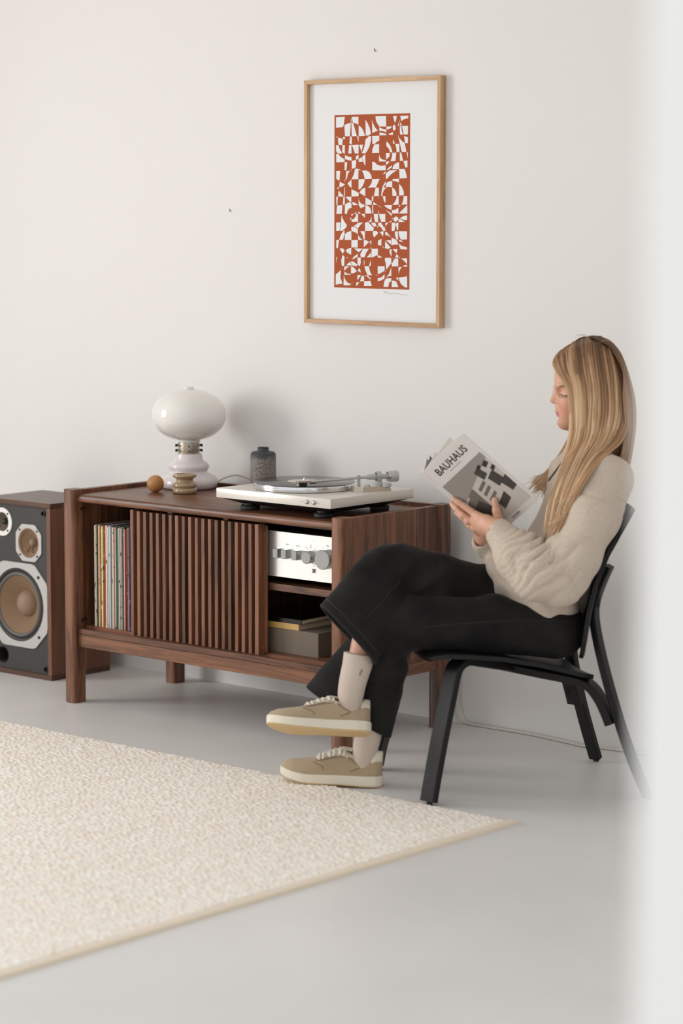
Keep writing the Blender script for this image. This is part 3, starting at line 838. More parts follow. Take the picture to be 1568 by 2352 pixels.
        Lk.new(sn.outputs[0], bp.inputs['Height']); Lk.new(bp.outputs['Normal'], b.inputs['Normal'])
        b.inputs['Base Color'].default_value = lin(16, 15, 17); b.inputs['Roughness'].default_value = 0.16
        b.inputs['Specular IOR Level'].default_value = 0.9
        return m
    M['vinyl'] = vinyl()
    M['label_cream'] = mat('record_label_paper', (214, 208, 198), 0.6)
    v = thing('vinyl_record', 'black vinyl record with pale paper label lying on the turntable platter', 'record', (.825, -.362, TZ + .0812))
    obj('disc', lathe([(0.0035, 0), (.149, 0), (.1508, .0010), (.149, .0020), (.0035, .0020)], 120), M['vinyl'], v, 40)
    obj('label', lathe([(.0036, .0021), (.050, .0021), (.050, .0024), (.0036, .0024)], 64), M['label_cream'], v, 40)
turntable()

# ------------------------------------------------------------------ amplifier in the right bay
def amplifier():
    t = thing('amplifier', 'silver-faced hi-fi amplifier with round knobs on the upper right shelf', 'amplifier', (.88, -.35, .4485))
    ox, oy, oz = .88, -.35, .4485
    def loc(b): return shift(b, (-ox, -oy + .013, -oz))
    M['face'] = mat('brushed_aluminium_face', (240, 238, 235), 0.26, 0.75)
    M['knob'] = mat('turned_aluminium', (158, 158, 158), 0.26, 1.0, aniso=0.6)
    M['print_dark'] = mat('dark_print', (70, 68, 66), 0.6)
    obj('case', loc(box(.672, 1.086, -.4955, -.23, .468, .603, .002, 1)), M['black'], t)
    f = obj('face_plate', loc(box(.668, 1.090, -.500, -.4952, .4685, .6025, .0008, 1)), M['face'], t)
    for fx in (.70, 1.06):
        for fy in (-.47, -.26):
            obj('foot', loc(lathe([(0, .4485), (.013, .4485), (.014, .452), (.014, .4685), (0, .4685)], 20, 'z', (fx, fy, 0))), M['rubber'], t, 40)
    for kx in (.838, .870, .911):
        obj('lever_switch', loc(box(kx - .0095, kx + .0095, -.518, -.4995, .526, .5535, .001, 1)), M['knob'], f)
    for kx, r, d in ((.960, .0185, .022), (1.026, .0285, .027)):
        obj('knob', loc(lathe([(0, -.500 - d), (r - .0015, -.500 - d), (r, -.4985 - d), (r, -.499)], 56, 'y', (kx, 0, .5385))), M['knob'], f, 40)
        for k in range(3):
            a = PI * (.32 + .18 * k)
            obj('dial_dot', loc(lathe([(0, -.5004), (.0012, -.5004), (.0012, -.4998)], 8, 'y', (kx + (r + .006) * math.cos(a), 0, .5385 + (r + .006) * math.sin(a)))), M['print_dark'], f)
    obj('power_switch', loc(box(.9695, .9760, -.506, -.4995, .4935, .5055, .001, 1)), M['knob'], f)
    obj('power_lamp', loc(lathe([(0, -.5006), (.0014, -.5004), (.0014, -.4998)], 10, 'y', (.9728, 0, .512))), M['print_dark'], f)
    for bx, bz, w in ((.870, .5665, .012), (.911, .5650, .014), (.960, .5660, .008), (.960, .5720, .007), (.942, .5640, .006), (.9785, .5630, .003), (1.026, .5755, .011), (.9728, .5180, .013), (.9728, .5860, .001)):
        obj('print_mark', loc(box(bx - w / 2, bx + w / 2, -.5003, -.4998, bz, bz + .0014)), M['print_dark'], f)
amplifier()

# ------------------------------------------------------------------ box and books in the lower right bay
def stack():
    M['box_cloth'] = mat('taupe_cloth_box', (120, 108, 94), 0.85, bump=(900, 0.25), var=(500, 0.1))
    t = thing('storage_box', 'grey-brown cloth storage box in the lower right bay of the cabinet', 'box', (.83, -.34, .2410))
    obj('box_body', box(-.155, .145, -.130, .150, 0, .0725, .0012, 1), M['box_cloth'], t)
    M['gold_page'] = mat('golden_cover', (206, 166, 100), 0.45)
    M['page'] = mat('book_pages', (226, 212, 184), 0.8, bump=(600, 0.2))
    M['black_gloss'] = mat('glossy_black_cover', (14, 13, 14), 0.22)
    zb = .3137
    b1 = thing('book', 'golden-yellow paperback lying on the cloth box under a black book', 'book', (.82, -.37, zb), .02, 'books lying in the cabinet')
    obj('cover', box(-.125, .0765, -.100, .090, 0, .0012), M['gold_page'], b1)
    obj('pages', box(-.124, .0755, -.0985, .088, .0012, .0165), M['page'], b1)
    obj('cover', box(-.125, .0765, -.100, .090, .0165, .0178), M['gold_page'], b1)
    obj('spine', box(-.125, .0765, -.1012, -.0985, 0, .0178), M['gold_page'], b1)
    b2 = thing('book', 'glossy black book lying on top of the golden-yellow paperback', 'book', (.82, -.37, zb + .0180), .05, 'books lying in the cabinet')
    obj('cover', box(-.120, .0820, -.100, .100, 0, .0012), M['black_gloss'], b2)
    obj('pages', box(-.119, .0812, -.0985, .098, .0012, .0118), M['page'], b2)
    obj('cover', box(-.120, .0820, -.100, .100, .0118, .0132), M['black_gloss'], b2)
    obj('spine', box(-.120, .0815, -.1012, -.0985, 0, .0132), M['black_gloss'], b2)
stack()

# ================================================================== PICTURE
# white shapes of the printed sheet, millimetres from the lower left corner of the image
ART = [
    [(6.7, 516.4), (41.6, 517.1), (37.4, 490.7), (32.1, 485.7), (6.7, 484.4)],
    [(66.4, 511), (68.3, 511), (68.3, 498.3), (66, 498.3)],
    [(68.9, 516.1), (96, 516), (95.6, 492.5), (84.7, 496.7), (73.8, 498.8)],
    [(40.1, 491.5), (49, 495.2), (59.5, 497.5), (66, 497.9), (62.2, 458.3), (42.4, 458.4)],
    [(68.3, 497.8), (75.2, 497.6), (89.5, 458.1), (69.6, 458.2)],
    [(96.8, 489.9), (105.6, 485.4), (113, 477.5), (118.7, 468), (121.5, 458.7), (97, 457.9)],
    [(123.2, 506.6), (132.6, 495.6), (139.9, 483.1), (144.2, 470.6), (144.9, 464.4), (138.1, 459.6), (125, 459.1)],
    [(149, 506.7), (153.3, 495.1), (161.7, 482.6), (172.7, 472.8), (161.8, 470.2), (150.9, 466.3)],
    [(163, 515.9), (204, 516.1), (204.8, 485), (177.7, 485.6), (167.7, 497.8), (163.9, 507.1)],
    [(230.9, 515.1), (245.7, 515.5), (243.3, 503.7), (238.3, 494.9)],
    [(258.9, 515.1), (289.9, 515.6), (290.1, 507.8), (275.6, 505.9), (263.6, 500.1)],
    [(257.8, 504.8), (253.7, 485.9), (249.2, 486), (253.5, 495)],
    [(260.8, 497.9), (265.4, 487.2), (258.1, 486.9)],
    [(177.7, 483.5), (188.5, 478.9), (198.8, 476.4), (205.3, 475.8), (205.4, 467.8), (192.7, 471.4), (178.3, 472.4)],
    [(205.8, 484.7), (227.7, 484.9), (221.2, 479), (212.1, 476.1), (205.9, 475.9)],
    [(237.4, 490.8), (242.6, 478.5), (239.6, 474.7), (232, 471.1), (230.3, 485.7)],
    [(178.7, 468.7), (188.6, 465.8), (205.1, 463.2), (205.5, 458.9), (178.8, 459.1)],
    [(213.3, 463), (223.5, 465.1), (231.2, 468.8), (231.3, 459.3), (219.1, 459.5)],
    [(257.4, 485), (263.8, 484.9), (265.1, 471.2), (270.7, 460.3), (258.2, 460.3)],
    [(266.3, 485.8), (289.1, 485.3), (288.9, 460.3), (272.7, 460.3)],
    [(6.7, 457), (14.2, 457.2), (14.6, 455.3), (6.7, 455.5)],
    [(34.7, 456.5), (41.7, 456.8), (41.7, 449), (34.8, 450.2)],
    [(14.8, 454.5), (24.8, 453.1), (33.9, 450.3), (31.8, 432.3), (17.4, 432.5), (14.8, 443.6)],
    [(62.8, 457.2), (69.1, 457.4), (70.3, 432.9), (60.2, 436.8)],
    [(90.5, 457), (96.4, 457.6), (96.9, 440.5), (94.4, 445.2)],
    [(138.1, 457.3), (146.4, 457.9), (145.9, 444.3), (139.4, 425.8), (131.2, 413.5), (123.9, 406.3), (109.3, 406.8), (116.5, 418.4), (121.7, 432.3), (124.2, 447.8)],
    [(150.1, 457.8), (177.8, 458.4), (178.2, 443.4), (167.3, 439.3), (159.1, 433.2), (151.2, 433.8)],
    [(159.1, 432.4), (177.7, 432.9), (177.5, 407.3), (149.6, 407.3), (151.9, 419.4)],
    [(6.7, 431.9), (16.3, 432.1), (21.7, 419.9), (29.8, 410.3), (29.1, 406.4), (15.3, 406.6), (6.8, 413.8)],
    [(32.7, 431.8), (41.8, 432.1), (41.9, 404.7), (31.2, 411.1)],
    [(59.3, 431.8), (68.6, 431.7), (68.7, 406.3), (56.1, 406.5)],
    [(70.3, 431.6), (97, 432.4), (96.7, 405.9), (82.6, 406.1), (76.7, 419)],
    [(99.7, 431.9), (114.4, 432.1), (108.2, 410.4)],
    [(206.4, 441.2), (217.8, 432.2), (225.1, 421.3), (229.4, 408.1), (221.2, 407.9), (215.9, 418.3), (205.5, 427.5)],
    [(231.9, 446.9), (239.2, 433.8), (231.1, 434)],
    [(240.7, 432.6), (256.1, 433.4), (256.9, 408.4), (245.7, 408.6), (244.1, 421)],
    [(250.5, 459.2), (256.3, 449.9), (265.6, 441.3), (277.2, 434.7), (283.4, 408.5), (266.1, 408.3), (258.6, 431.5)],
    [(274, 456.5), (280.5, 454), (289.1, 452), (289, 434.5), (278.4, 434.7)],
    [(7.2, 404.7), (15.3, 405.5), (26, 396.2), (41.3, 388.9), (41.3, 381), (7.9, 380.4)],
    [(42.5, 401.8), (53.6, 397.7), (68.8, 395.6), (68.8, 385.1), (55.7, 386.4), (42.6, 389.7)],
    [(85.6, 397), (96.7, 402.8), (96.8, 390.5), (87.4, 387.2)],
    [(110.4, 395.1), (123.3, 404.2), (124.2, 368.3), (117.9, 376.2)],
    [(97.5, 389.8), (110, 394.6), (113.7, 381.2), (97.5, 380.8)],
    [(41.3, 380.3), (51.9, 380.1), (48.4, 355.7), (41.4, 355.8)],
    [(69.9, 384.3), (87.4, 386.8), (87, 373.4), (85, 363.2), (70.2, 360.2)],
    [(177.4, 401.6), (182.3, 392.5), (190.6, 387), (203.6, 385.2), (203.7, 381.1), (177.6, 381.4)],
    [(204.8, 406.5), (220.6, 406.5), (217.3, 395.1), (205, 386.5)],
    [(229.4, 406.9), (244.7, 407.1), (241.4, 382.1), (222.2, 381.9), (227.5, 393.4)],
    [(258, 407.4), (263.5, 407.3), (271.6, 382.8), (258.4, 382.7)],
    [(284.4, 407.6), (289, 407.5), (288.8, 388.8)],
    [(205.1, 381), (218.9, 381.2), (213.4, 375.8), (205.2, 370.9)],
    [(150.9, 380.5), (158.5, 380.8), (169, 372.5), (183.6, 368.4), (203.2, 369.7), (203.8, 355.2), (151.1, 355.2)],
    [(230.1, 358.5), (231, 364), (237.1, 372.4), (246.2, 377), (256, 378.9), (256.3, 357.8), (230.1, 357.8)],
    [(207.5, 356.4), (218.7, 364.9), (228.9, 369.4), (226.9, 363.2), (214.7, 356.7)],
    [(272, 381.7), (287.8, 383.7), (287.8, 363), (279.7, 362.7)],
    [(64.7, 356), (69, 358.2), (68.5, 355.2)],
    [(98.1, 359.9), (106.5, 355.1), (98.5, 355.5)],
    [(7.9, 353.9), (23.9, 354.2), (20.8, 324.4), (7.9, 330.1)],
    [(48.4, 353.5), (62.2, 353.8), (54.8, 345.5), (50, 329.3), (45.7, 329.3)],
    [(83.3, 360.2), (96.6, 360.1), (96.1, 328.9), (69.1, 328.8), (78.1, 342.9)],
    [(110.7, 354), (125.4, 355.1), (138, 351), (146.4, 342.3), (149.7, 330.1), (121.4, 329.2), (118.1, 342.6)],
    [(191.1, 342.2), (203.4, 353), (203.1, 346.8)],
    [(204.5, 345.7), (218.8, 354.4), (248.6, 355.7), (231.3, 347), (217, 337), (209.3, 329.6), (204.7, 329.6)],
    [(256.3, 358.4), (278.1, 358.2), (287.3, 331.5), (257.6, 330.2)],
    [(230.5, 328.8), (255.7, 329.7), (255.3, 318), (242.9, 322), (230.6, 323.7)],
    [(21.8, 321.5), (41.5, 313.9), (41.5, 311.9), (33.6, 307.6), (20.4, 305)],
    [(42.1, 328.2), (44.9, 328.7), (42.8, 319.2)],
    [(69.1, 328), (69.2, 302.3), (61.3, 307.5), (52.8, 316.2)],
    [(97.2, 328.6), (121, 329.2), (120.4, 320.5), (113.1, 307.9), (104.8, 300.1), (97, 297.4)],
    [(151.1, 329), (180.3, 329.5), (165.6, 303.7), (133.1, 303.6), (142.5, 309.4), (148.7, 318)],
    [(203.8, 323.1), (202.5, 312.1), (194.7, 304.3), (190.1, 304.1)],
    [(204.9, 316), (215.2, 321.4), (229.1, 323.2), (229.4, 304.2), (217.4, 305.8), (205, 304.3)],
    [(256.4, 314.4), (266.8, 305.5), (273.5, 293), (275, 280.5), (256.3, 279.5)],
    [(9.4, 303.8), (18.6, 304.5), (17.6, 298.1)],
    [(17.6, 294.9), (36.9, 278.4), (35.8, 276.8), (15.9, 276.6)],
    [(41.5, 306), (43.2, 302.8), (42.2, 278.9), (38.6, 278.1)],
    [(68.8, 299), (85.8, 293), (98.5, 287.1), (96.5, 277.6), (69.3, 276.9)],
    [(100.6, 288.2), (106.9, 296.1), (115.3, 301.3), (123.7, 302.8), (123.9, 277.1)],
    [(164.5, 302.9), (177, 303.2), (177.3, 278.5), (157.5, 278.1)],
    [(191.6, 303.6), (206.1, 303.5), (196.9, 295.7), (192.4, 287.1), (191.2, 278.4), (186.7, 278.4), (187.6, 290.2)],
    [(229.4, 303.7), (239.2, 298.6), (245.5, 288.4), (246.7, 279), (230.2, 278.8)],
    [(7.9, 276.1), (14.4, 276.3), (12.9, 251.2), (8.6, 250.9)],
    [(36.5, 276), (42.2, 276.5), (42.3, 251.7), (34.8, 251.7)],
    [(44.4, 276), (68.5, 276.4), (68.5, 261), (63, 261)],
    [(97.5, 273.2), (99.7, 263.6), (107.2, 255.7), (120.9, 251.7), (121, 246.9), (105.2, 241.6), (97.7, 251.7)],
    [(125, 274.2), (149.2, 263.5), (149.3, 252), (124.7, 251.7)],
    [(149.5, 276.5), (156.4, 277.4), (155.1, 261.9), (150.3, 264)],
    [(155.5, 260.4), (172.8, 252), (155.6, 251.7)],
    [(175.1, 250.5), (189.2, 244.1), (176.6, 247.4)],
    [(176.3, 276.9), (177.9, 276.9), (177.4, 269.5)],
    [(192.5, 277.6), (203.3, 277.9), (203.6, 257.1), (197.2, 263.5)],
    [(246.7, 278.3), (254.5, 278.7), (254.9, 252.4), (230.1, 251.9), (239.7, 260.2), (245.8, 271.2)],
    [(274.4, 278.2), (287.7, 278.5), (288.1, 253.1), (265.6, 252.8), (271.6, 263.3)],
    [(11.2, 249.8), (33.1, 250.6), (30.6, 224.4), (8.6, 224.1)],
    [(43, 251.7), (51.9, 257.3), (62.6, 259.7), (69.4, 256.5), (69.5, 242.9), (58.4, 239.7), (53.1, 231.7), (51, 224.5), (42.4, 224.1)],
    [(70.5, 260.8), (82.8, 258.1), (95.6, 251.2), (75.4, 250.6)],
    [(124.7, 250.6), (134.6, 249.3), (144.2, 242.1), (149.6, 226.3), (124.3, 225.7)],
    [(151.4, 251.2), (154.6, 251.2), (156.3, 226.3), (151.7, 226.3)],
    [(198.4, 250.8), (228.1, 251.6), (227.7, 237.4), (214.1, 240.6), (203.7, 246.1)],
    [(255.7, 250.8), (262.5, 251.3), (256.4, 244.8)],
    [(288.1, 251.6), (288.6, 226.8), (255.3, 226.4)],
    [(204.8, 236.9), (227.8, 226.4), (227.9, 218)],
    [(229.1, 235.9), (239, 237), (253.8, 243), (253.6, 226.8), (229.3, 226.4)],
    [(79.8, 225.3), (87.8, 230.9), (88.3, 225.3)],
    [(96.7, 232.1), (107, 225.7), (97.2, 225.4)],
    [(175.7, 237.4), (178.9, 226.3), (175.4, 225.8)],
    [(69.1, 224), (78.7, 224.2), (69.2, 217.6)],
    [(88.3, 224.5), (95.7, 224.6), (95.9, 200.6), (69.7, 200.1), (69.6, 206.4), (79.9, 210.1), (86.2, 217.3)],
    [(108.4, 224.3), (122.6, 224.6), (122.7, 212.3)],
    [(62.4, 207.6), (68.7, 214.9), (68.1, 206.4)],
    [(157.6, 224.4), (174.8, 224.7), (175, 200.1), (164.1, 199.7), (159.2, 211.2)],
    [(178.9, 224.7), (202.9, 224.8), (203.2, 201.3), (187.6, 200.6), (181.2, 212.8)],
    [(149, 216.7), (149.2, 200), (136.1, 200.4), (144.5, 207.1)],
    [(233.2, 210.6), (243, 218.1), (253.4, 214.6), (253.5, 207.5), (243.3, 201.5), (237.4, 204.3)],
    [(260, 212.3), (270.3, 217.8), (287.6, 221), (287.9, 207.6), (275.6, 206.8)],
    [(255, 208.3), (259.7, 210.7), (278.7, 201.3), (254.5, 200.7)],
    [(228.6, 215.3), (232.2, 211.4), (229.1, 209.8)],
    [(216.8, 199.9), (226.6, 205.8), (226.7, 200.3)],
    [(30, 221.2), (36, 207.6), (43.5, 197.9), (51.1, 191.2), (49, 183.4), (36.1, 176.1), (25.3, 176)],
    [(8, 197.8), (24.6, 198.2), (23.1, 176), (8, 175.9)],
    [(78.3, 187.6), (89.5, 193.3), (96.9, 198.2), (115.6, 198.6), (105.5, 191.8), (96, 181.3)],
    [(69.7, 186), (82.1, 184.4), (94.9, 178.9), (93.9, 176.5), (69.3, 176.3)],
    [(123.5, 198.3), (135.1, 200.4), (158.4, 182.5), (156.4, 176.9), (123.6, 176.7)],
    [(149.4, 198.4), (162.4, 198.8), (168.8, 189.7), (160.5, 185.7), (149.5, 193.9)],
    [(175.4, 198.8), (186.5, 198.9), (202.4, 179.5), (204.6, 177.2), (195.2, 177.1), (183.5, 186.6), (175.6, 189.3)],
    [(203.2, 198.9), (215.7, 199), (203.4, 188.3)],
    [(199.2, 185.1), (202.8, 186.7), (202, 181.1)],
    [(228.2, 199), (240.6, 199.1), (243.8, 194), (239.5, 177.4), (228.1, 177.3)],
    [(243.8, 194.4), (247.5, 199.1), (254.1, 199.2), (253.4, 177.5), (249.2, 177.5)],
    [(170.5, 188.1), (174.1, 188.9), (174.2, 181)],
    [(123.6, 183.2), (158.4, 182.6), (155.3, 173.5), (123.6, 172.8)],
    [(8, 182.5), (22.1, 182.6), (21, 172.1), (8, 172)],
    [(25.3, 182.6), (46.8, 182.8), (31.8, 172.2), (23.8, 172.1)],
    [(41.5, 176.6), (41.9, 163.3), (35.5, 145.8), (20, 145.3), (27.5, 161.6)],
    [(68.9, 182.9), (86.4, 183), (94.9, 179.8), (95, 163.7), (83.3, 169.3), (69.4, 172.4)],
    [(43.2, 162.5), (54.4, 169.9), (68.9, 172.3), (69.5, 145.8), (42.6, 145.2)],
    [(104.6, 171.9), (123, 172.3), (122.8, 147.6), (118.1, 147.5), (114.2, 160.7)],
    [(96.1, 161.3), (102.5, 153.3), (113.9, 146.5), (96.2, 146)],
    [(155.3, 173), (170.1, 173.1), (175.8, 167.5), (159.7, 153.8), (154.4, 162.6)],
    [(181.6, 171.1), (196.3, 172.8), (196.3, 166.1), (193.9, 157.3)],
    [(187.8, 183.6), (198.2, 183.6), (204.6, 173.8), (195.2, 173.7)],
    [(203, 171.7), (208.4, 171.3), (217.2, 163.1), (226.1, 155.5), (213.1, 160.7), (203.1, 161.4)],
    [(228, 183.8), (239.8, 183.9), (238.9, 174), (228.1, 173.6)],
    [(241, 172.8), (252, 172.9), (253.2, 148.7), (247, 149.3), (241.2, 161.7)],
    [(254.5, 173.2), (287.9, 173.4), (287.9, 149.4), (264.2, 148.8), (257.8, 158.6)],
    [(254.5, 147.2), (263.1, 147.6), (274, 141.3), (261.1, 143.1)],
    [(8.7, 144.4), (19.5, 144.8), (15.2, 119.6), (8.7, 119.5)],
    [(69.5, 145), (95.1, 145.7), (94.8, 122.6), (69.1, 123.1)],
    [(119, 145.4), (127, 146), (139.4, 140.3), (118.7, 123.7)],
    [(141.5, 140.3), (148.6, 145.7), (147.9, 130.7)],
    [(175.2, 145.1), (189.2, 150.1), (187.8, 140.5), (188.4, 130.1), (174.7, 131.5)],
    [(206, 145.8), (226.2, 146.4), (227, 133.2)],
    [(227.8, 154.4), (246.6, 148.2), (254, 136.3), (250.9, 133.4), (239.5, 133.8), (228.5, 131.6)],
    [(202.5, 143.8), (224.4, 124.5), (214.7, 120.3), (202.7, 122.2)],
    [(255, 137.1), (267.6, 130.1), (287.9, 126.4), (288, 119.2), (262.5, 120.8)],
    [(190.5, 128), (198.9, 125.4), (201.5, 120.6)],
    [(22.2, 119), (36.9, 119.2), (42.1, 112.7), (34.1, 102.8)],
    [(47, 113.1), (54.5, 118.9), (69.2, 121.2), (68.6, 100.7), (52.4, 106.7)],
    [(80.3, 119.7), (114.1, 120.1), (99.2, 108.5)],
    [(115.5, 119.6), (138.9, 119.9), (127.4, 106), (122.1, 93.8), (107.2, 93.3), (104.6, 101.6)],
    [(149.5, 120), (174.8, 120.6), (174, 101), (163.4, 98.4), (155, 94.2), (149.1, 93.8)],
    [(141.7, 120.7), (148.4, 124.3), (148.9, 121.1)],
    [(219.9, 119.2), (227.8, 119.8), (228.2, 96.9), (221.1, 107.2)],
    [(231.4, 120.1), (251.5, 120.7), (247.2, 107.5)],
    [(34.1, 99.9), (42.1, 94.3), (40.7, 66.5), (30.9, 66.3), (28.7, 83.5)],
    [(47.1, 92.7), (54.2, 92), (56.8, 88.8)],
    [(70.8, 86.1), (78.3, 94.3), (95, 104.3), (95, 94.5)],
    [(94, 92.3), (106.6, 92.8), (107.3, 78.2), (103.7, 67.5), (99.9, 67.5), (94.1, 73.1)],
    [(130.6, 93.6), (147.5, 108.7), (147.6, 94.1)],
    [(174, 101), (183.5, 98.7), (193, 94), (174.1, 93.7)],
    [(202.5, 93.3), (226.5, 94.1), (227.8, 78.4), (208.1, 58), (205.8, 76.5), (201.9, 86.1)],
    [(242.2, 94.3), (247.2, 105.6), (254.6, 100.4), (254, 95.2)],
    [(255.7, 94.1), (258.8, 97.3), (261.9, 93.7)],
    [(231.8, 92.9), (240.1, 92.2), (233.9, 91.8)],
    [(229.3, 76.8), (240.1, 91.4), (254, 92.9), (254.4, 68.9), (229.4, 68)],
    [(266.1, 93.1), (288.4, 93.7), (288.7, 76.2)],
    [(8.7, 92.2), (12.4, 92.7), (8.8, 73.4)],
    [(48.2, 68.3), (63.3, 79.1), (73.1, 67.8)],
    [(65.5, 80), (78.4, 80.2), (93.4, 71.4), (93.5, 67.4), (75.2, 67.6)],
    [(119, 82.4), (121.8, 84.9), (121.7, 70.3), (119.5, 70.2)],
    [(146.6, 86), (147.2, 68.2), (139.4, 67.8)],
    [(121.3, 66.7), (139.4, 67.3), (142.7, 54.4), (151.3, 39.9), (134.3, 40.4), (125.6, 54.1)],
    [(173.9, 67.6), (201.3, 68.3), (201.5, 54.6), (187.2, 47.9), (174.2, 43.6)],
    [(271.7, 68.2), (278.9, 72.8), (288.8, 73.8), (288.9, 68.5)],
    [(255.1, 66.3), (268.6, 67), (260.4, 58.1), (256, 45.1)],
    [(40.1, 59.1), (42.8, 64.9), (62.3, 66), (50.4, 59.3), (42.2, 51.3)],
    [(67.7, 65.8), (78.5, 63), (91.4, 51.5), (80.7, 45.4), (68.2, 43.6)],
    [(41.8, 49.3), (50.5, 44.5), (67.4, 41.3), (66.7, 39.9), (41.4, 39.5)],
    [(94.6, 53), (102.1, 61.5), (108.6, 46.9)],
    [(30.5, 57.3), (34.8, 61), (33.1, 58.2)],
    [(7, 39.6), (27.7, 53.2), (25.6, 30.9), (34.3, 12.2), (6.6, 8.8)],
    [(39.2, 38.6), (44, 26.4), (52.7, 16.7), (65.7, 12), (65.8, 7.9), (38.2, 7.3)],
    [(66.8, 14.5), (79.1, 16.4), (67.5, 12.9)],
    [(93.6, 39.6), (109.1, 39.9), (93.7, 23.3)],
    [(108.7, 33.4), (112.9, 37.5), (120.4, 38), (120.5, 22.2), (104.5, 20.2)],
    [(121.9, 39), (134.3, 39.6), (146.1, 30.9), (146.1, 26), (132.2, 36.3)],
    [(89.5, 16.6), (101.9, 18.5), (92.7, 7.7), (88.4, 7.9)],
    [(120.5, 21.4), (146.1, 23.5), (151.2, 7.7), (119.6, 7)],
    [(165.1, 40.5), (172.9, 41.5), (172.5, 39.8)],
    [(174.3, 31.4), (189.5, 35), (200.9, 44.9), (201.1, 32), (187.5, 25.2), (174.4, 22.8)],
    [(227.3, 66.3), (227.7, 39.7), (214.7, 37.9), (204.3, 31.5), (218.8, 46)],
    [(202.9, 53.8), (206.1, 55.5), (203, 50.3)],
    [(203.9, 29.6), (212.7, 32.2), (227.8, 32.5), (227.5, 25.2), (219.2, 18.6), (215.5, 6.3), (197.2, 6.4), (200.2, 21.4)],
    [(229.6, 25.2), (237.9, 26.2), (247.4, 22.4), (255.4, 6.7), (229.4, 6.1)],
    [(245.1, 34.4), (254.9, 35.4), (254.7, 25.8)],
    [(257, 35.5), (288.7, 39.6), (289.9, 6.4), (281, 6.2), (265.2, 16.3), (258.8, 26.7)]]
def picture():
    X0, X1, Z0, Z1, D = .5252, 1.0600, 1.1834, 1.9235, .026
    t = thing('framed_print', 'framed orange and white abstract geometric print in a light oak frame on the wall', 'picture', (X0, 0, Z0))
    w, h = X1 - X0, Z1 - Z0; fw = .0125
    def rail(pts, m):
        b = bmesh.new()
        A = [b.verts.new((p[0], -.001, p[1])) for p in pts]; B = [b.verts.new((p[0], -D, p[1])) for p in pts]
        b.faces.new(A); b.faces.new(B[::-1])
        for k in range(4): b.faces.new((A[k], B[k], B[(k + 1) % 4], A[(k + 1) % 4]))
        bmesh.ops.bevel(b, geom=list(b.edges), offset=.0006, segments=1, affect='EDGES')
        return obj('frame_moulding', b, m, t)
    rail([(0, 0), (fw, fw), (fw, h - fw), (0, h)], M['oak']); rail([(w, 0), (w, h), (w - fw, h - fw), (w - fw, fw)], M['oak'])
    rail([(0, 0), (w, 0), (w - fw, fw), (fw, fw)], M['oak_x']); rail([(0, h), (fw, h - fw), (w - fw, h - fw), (w, h)], M['oak_x'])
    M['paper'] = mat('white_print_paper', (236, 236, 237), 0.75, bump=(9, 0.3))
    obj('print_sheet', box(fw - .002, w - fw + .002, -.010, -.004, fw - .002, h - fw + .002), M['paper'], t)
    aw, ah = .2965, .5225
    M['orange_ink'] = mat('burnt_orange_ink', (172, 75, 20), 0.7, var=(700, .06))
    a = obj('print_image', box(0, aw, -.0006, 0, 0, ah), M['orange_ink'], t)
    a.location = (.6362 - X0, -.0101, 1.2940 - Z0)
    # the unprinted shapes, all on one sheet
    b = bmesh.new()
    for i, q in enumerate(ART):
        vs_ = [b.verts.new((x / 1000, -.0008 - i * 1.5e-6, z / 1000)) for x, z in q]
        f_ = b.faces.new(vs_)
        f_.normal_update()
        if f_.normal.y > 0: f_.normal_flip()
    bmesh.ops.triangulate(b, faces=b.faces)
    me = bpy.data.meshes.new('unprinted_shapes'); b.to_mesh(me); b.free()
    sh = link_mesh('unprinted_shapes', me, M['paper'], a)
    M['pencil'] = mat('pencil_line', (172, 168, 164), 0.8)
    sig = []
    for k in range(60):
        s = k / 59
        sig.append((.8330 - X0 + .094 * s, -.0104, 1.2835 - Z0 - .006 * s + (.0030 * math.sin(s * 38 + 3 * math.sin(s * 9)) * (1 - s) ** .9 + .0016 * math.sin(s * 15)) * (s < .78)))
    obj('pencil_signature', tube(sig, .00045, 4), M['pencil'], t)
picture()

M['nail'] = mat('dull_nail', (120, 112, 104), 0.5, 0.6)
for (x, z), lab in (((.1934, 1.5286), 'tiny bent nail in the bare white wall above the table lamp'), ((.7907, 2.008), 'tiny nail in the white wall above the framed print')):
    n = tube(smooth_path([(x - .006, .001, z + .005), (x - .003, -.003, z - .003), (x + .004, -.004, z - .004)], 4), .0012, 6)
    tag(obj('nail', n, M['nail'], None, 60), lab, 'nail')

# power cable lying along the foot of the wall
M['white_cable'] = mat('white_cable', (214, 208, 200), 0.5)
cp = smooth_path([(1.118, -.012, .20), (1.120, -.012, .10), (1.126, -.013, .045), (1.145, -.014, .012), (1.19, -.012, .0048), (1.30, -.009, .0046), (1.42, -.012, .0046), (1.54, -.030, .0046), (1.62, -.042, .0046), (1.72, -.022, .0046), (1.95, -.010, .0046), (2.4, -.010, .0046)], 8)
tag(obj('power_cable', tube(cp, .0046, 8), M['white_cable'], None, 180), 'white power cable running down the wall and along its foot beside the cabinet', 'cable')
# ================================================================== SEATING FRAME (x across the view, y away from it, z up)
PO = Vector((1.743, -.54, 0))
_cl = (-.4706, -6.7825, 1.5554)
_cp, _sp = math.cos(PITCH), math.sin(PITCH)
def P(u, v, y):
    """point of the side elevation drawing (u right, v down) at depth y -> metres in the seating frame"""
    rx, ry, rz = u - 784, FPX * _cp - (v - 1176) * _sp, -FPX * _sp - (v - 1176) * _cp
    t = (y - _cl[1]) / ry
    return Vector((_cl[0] + t * rx, y, _cl[2] + t * rz))

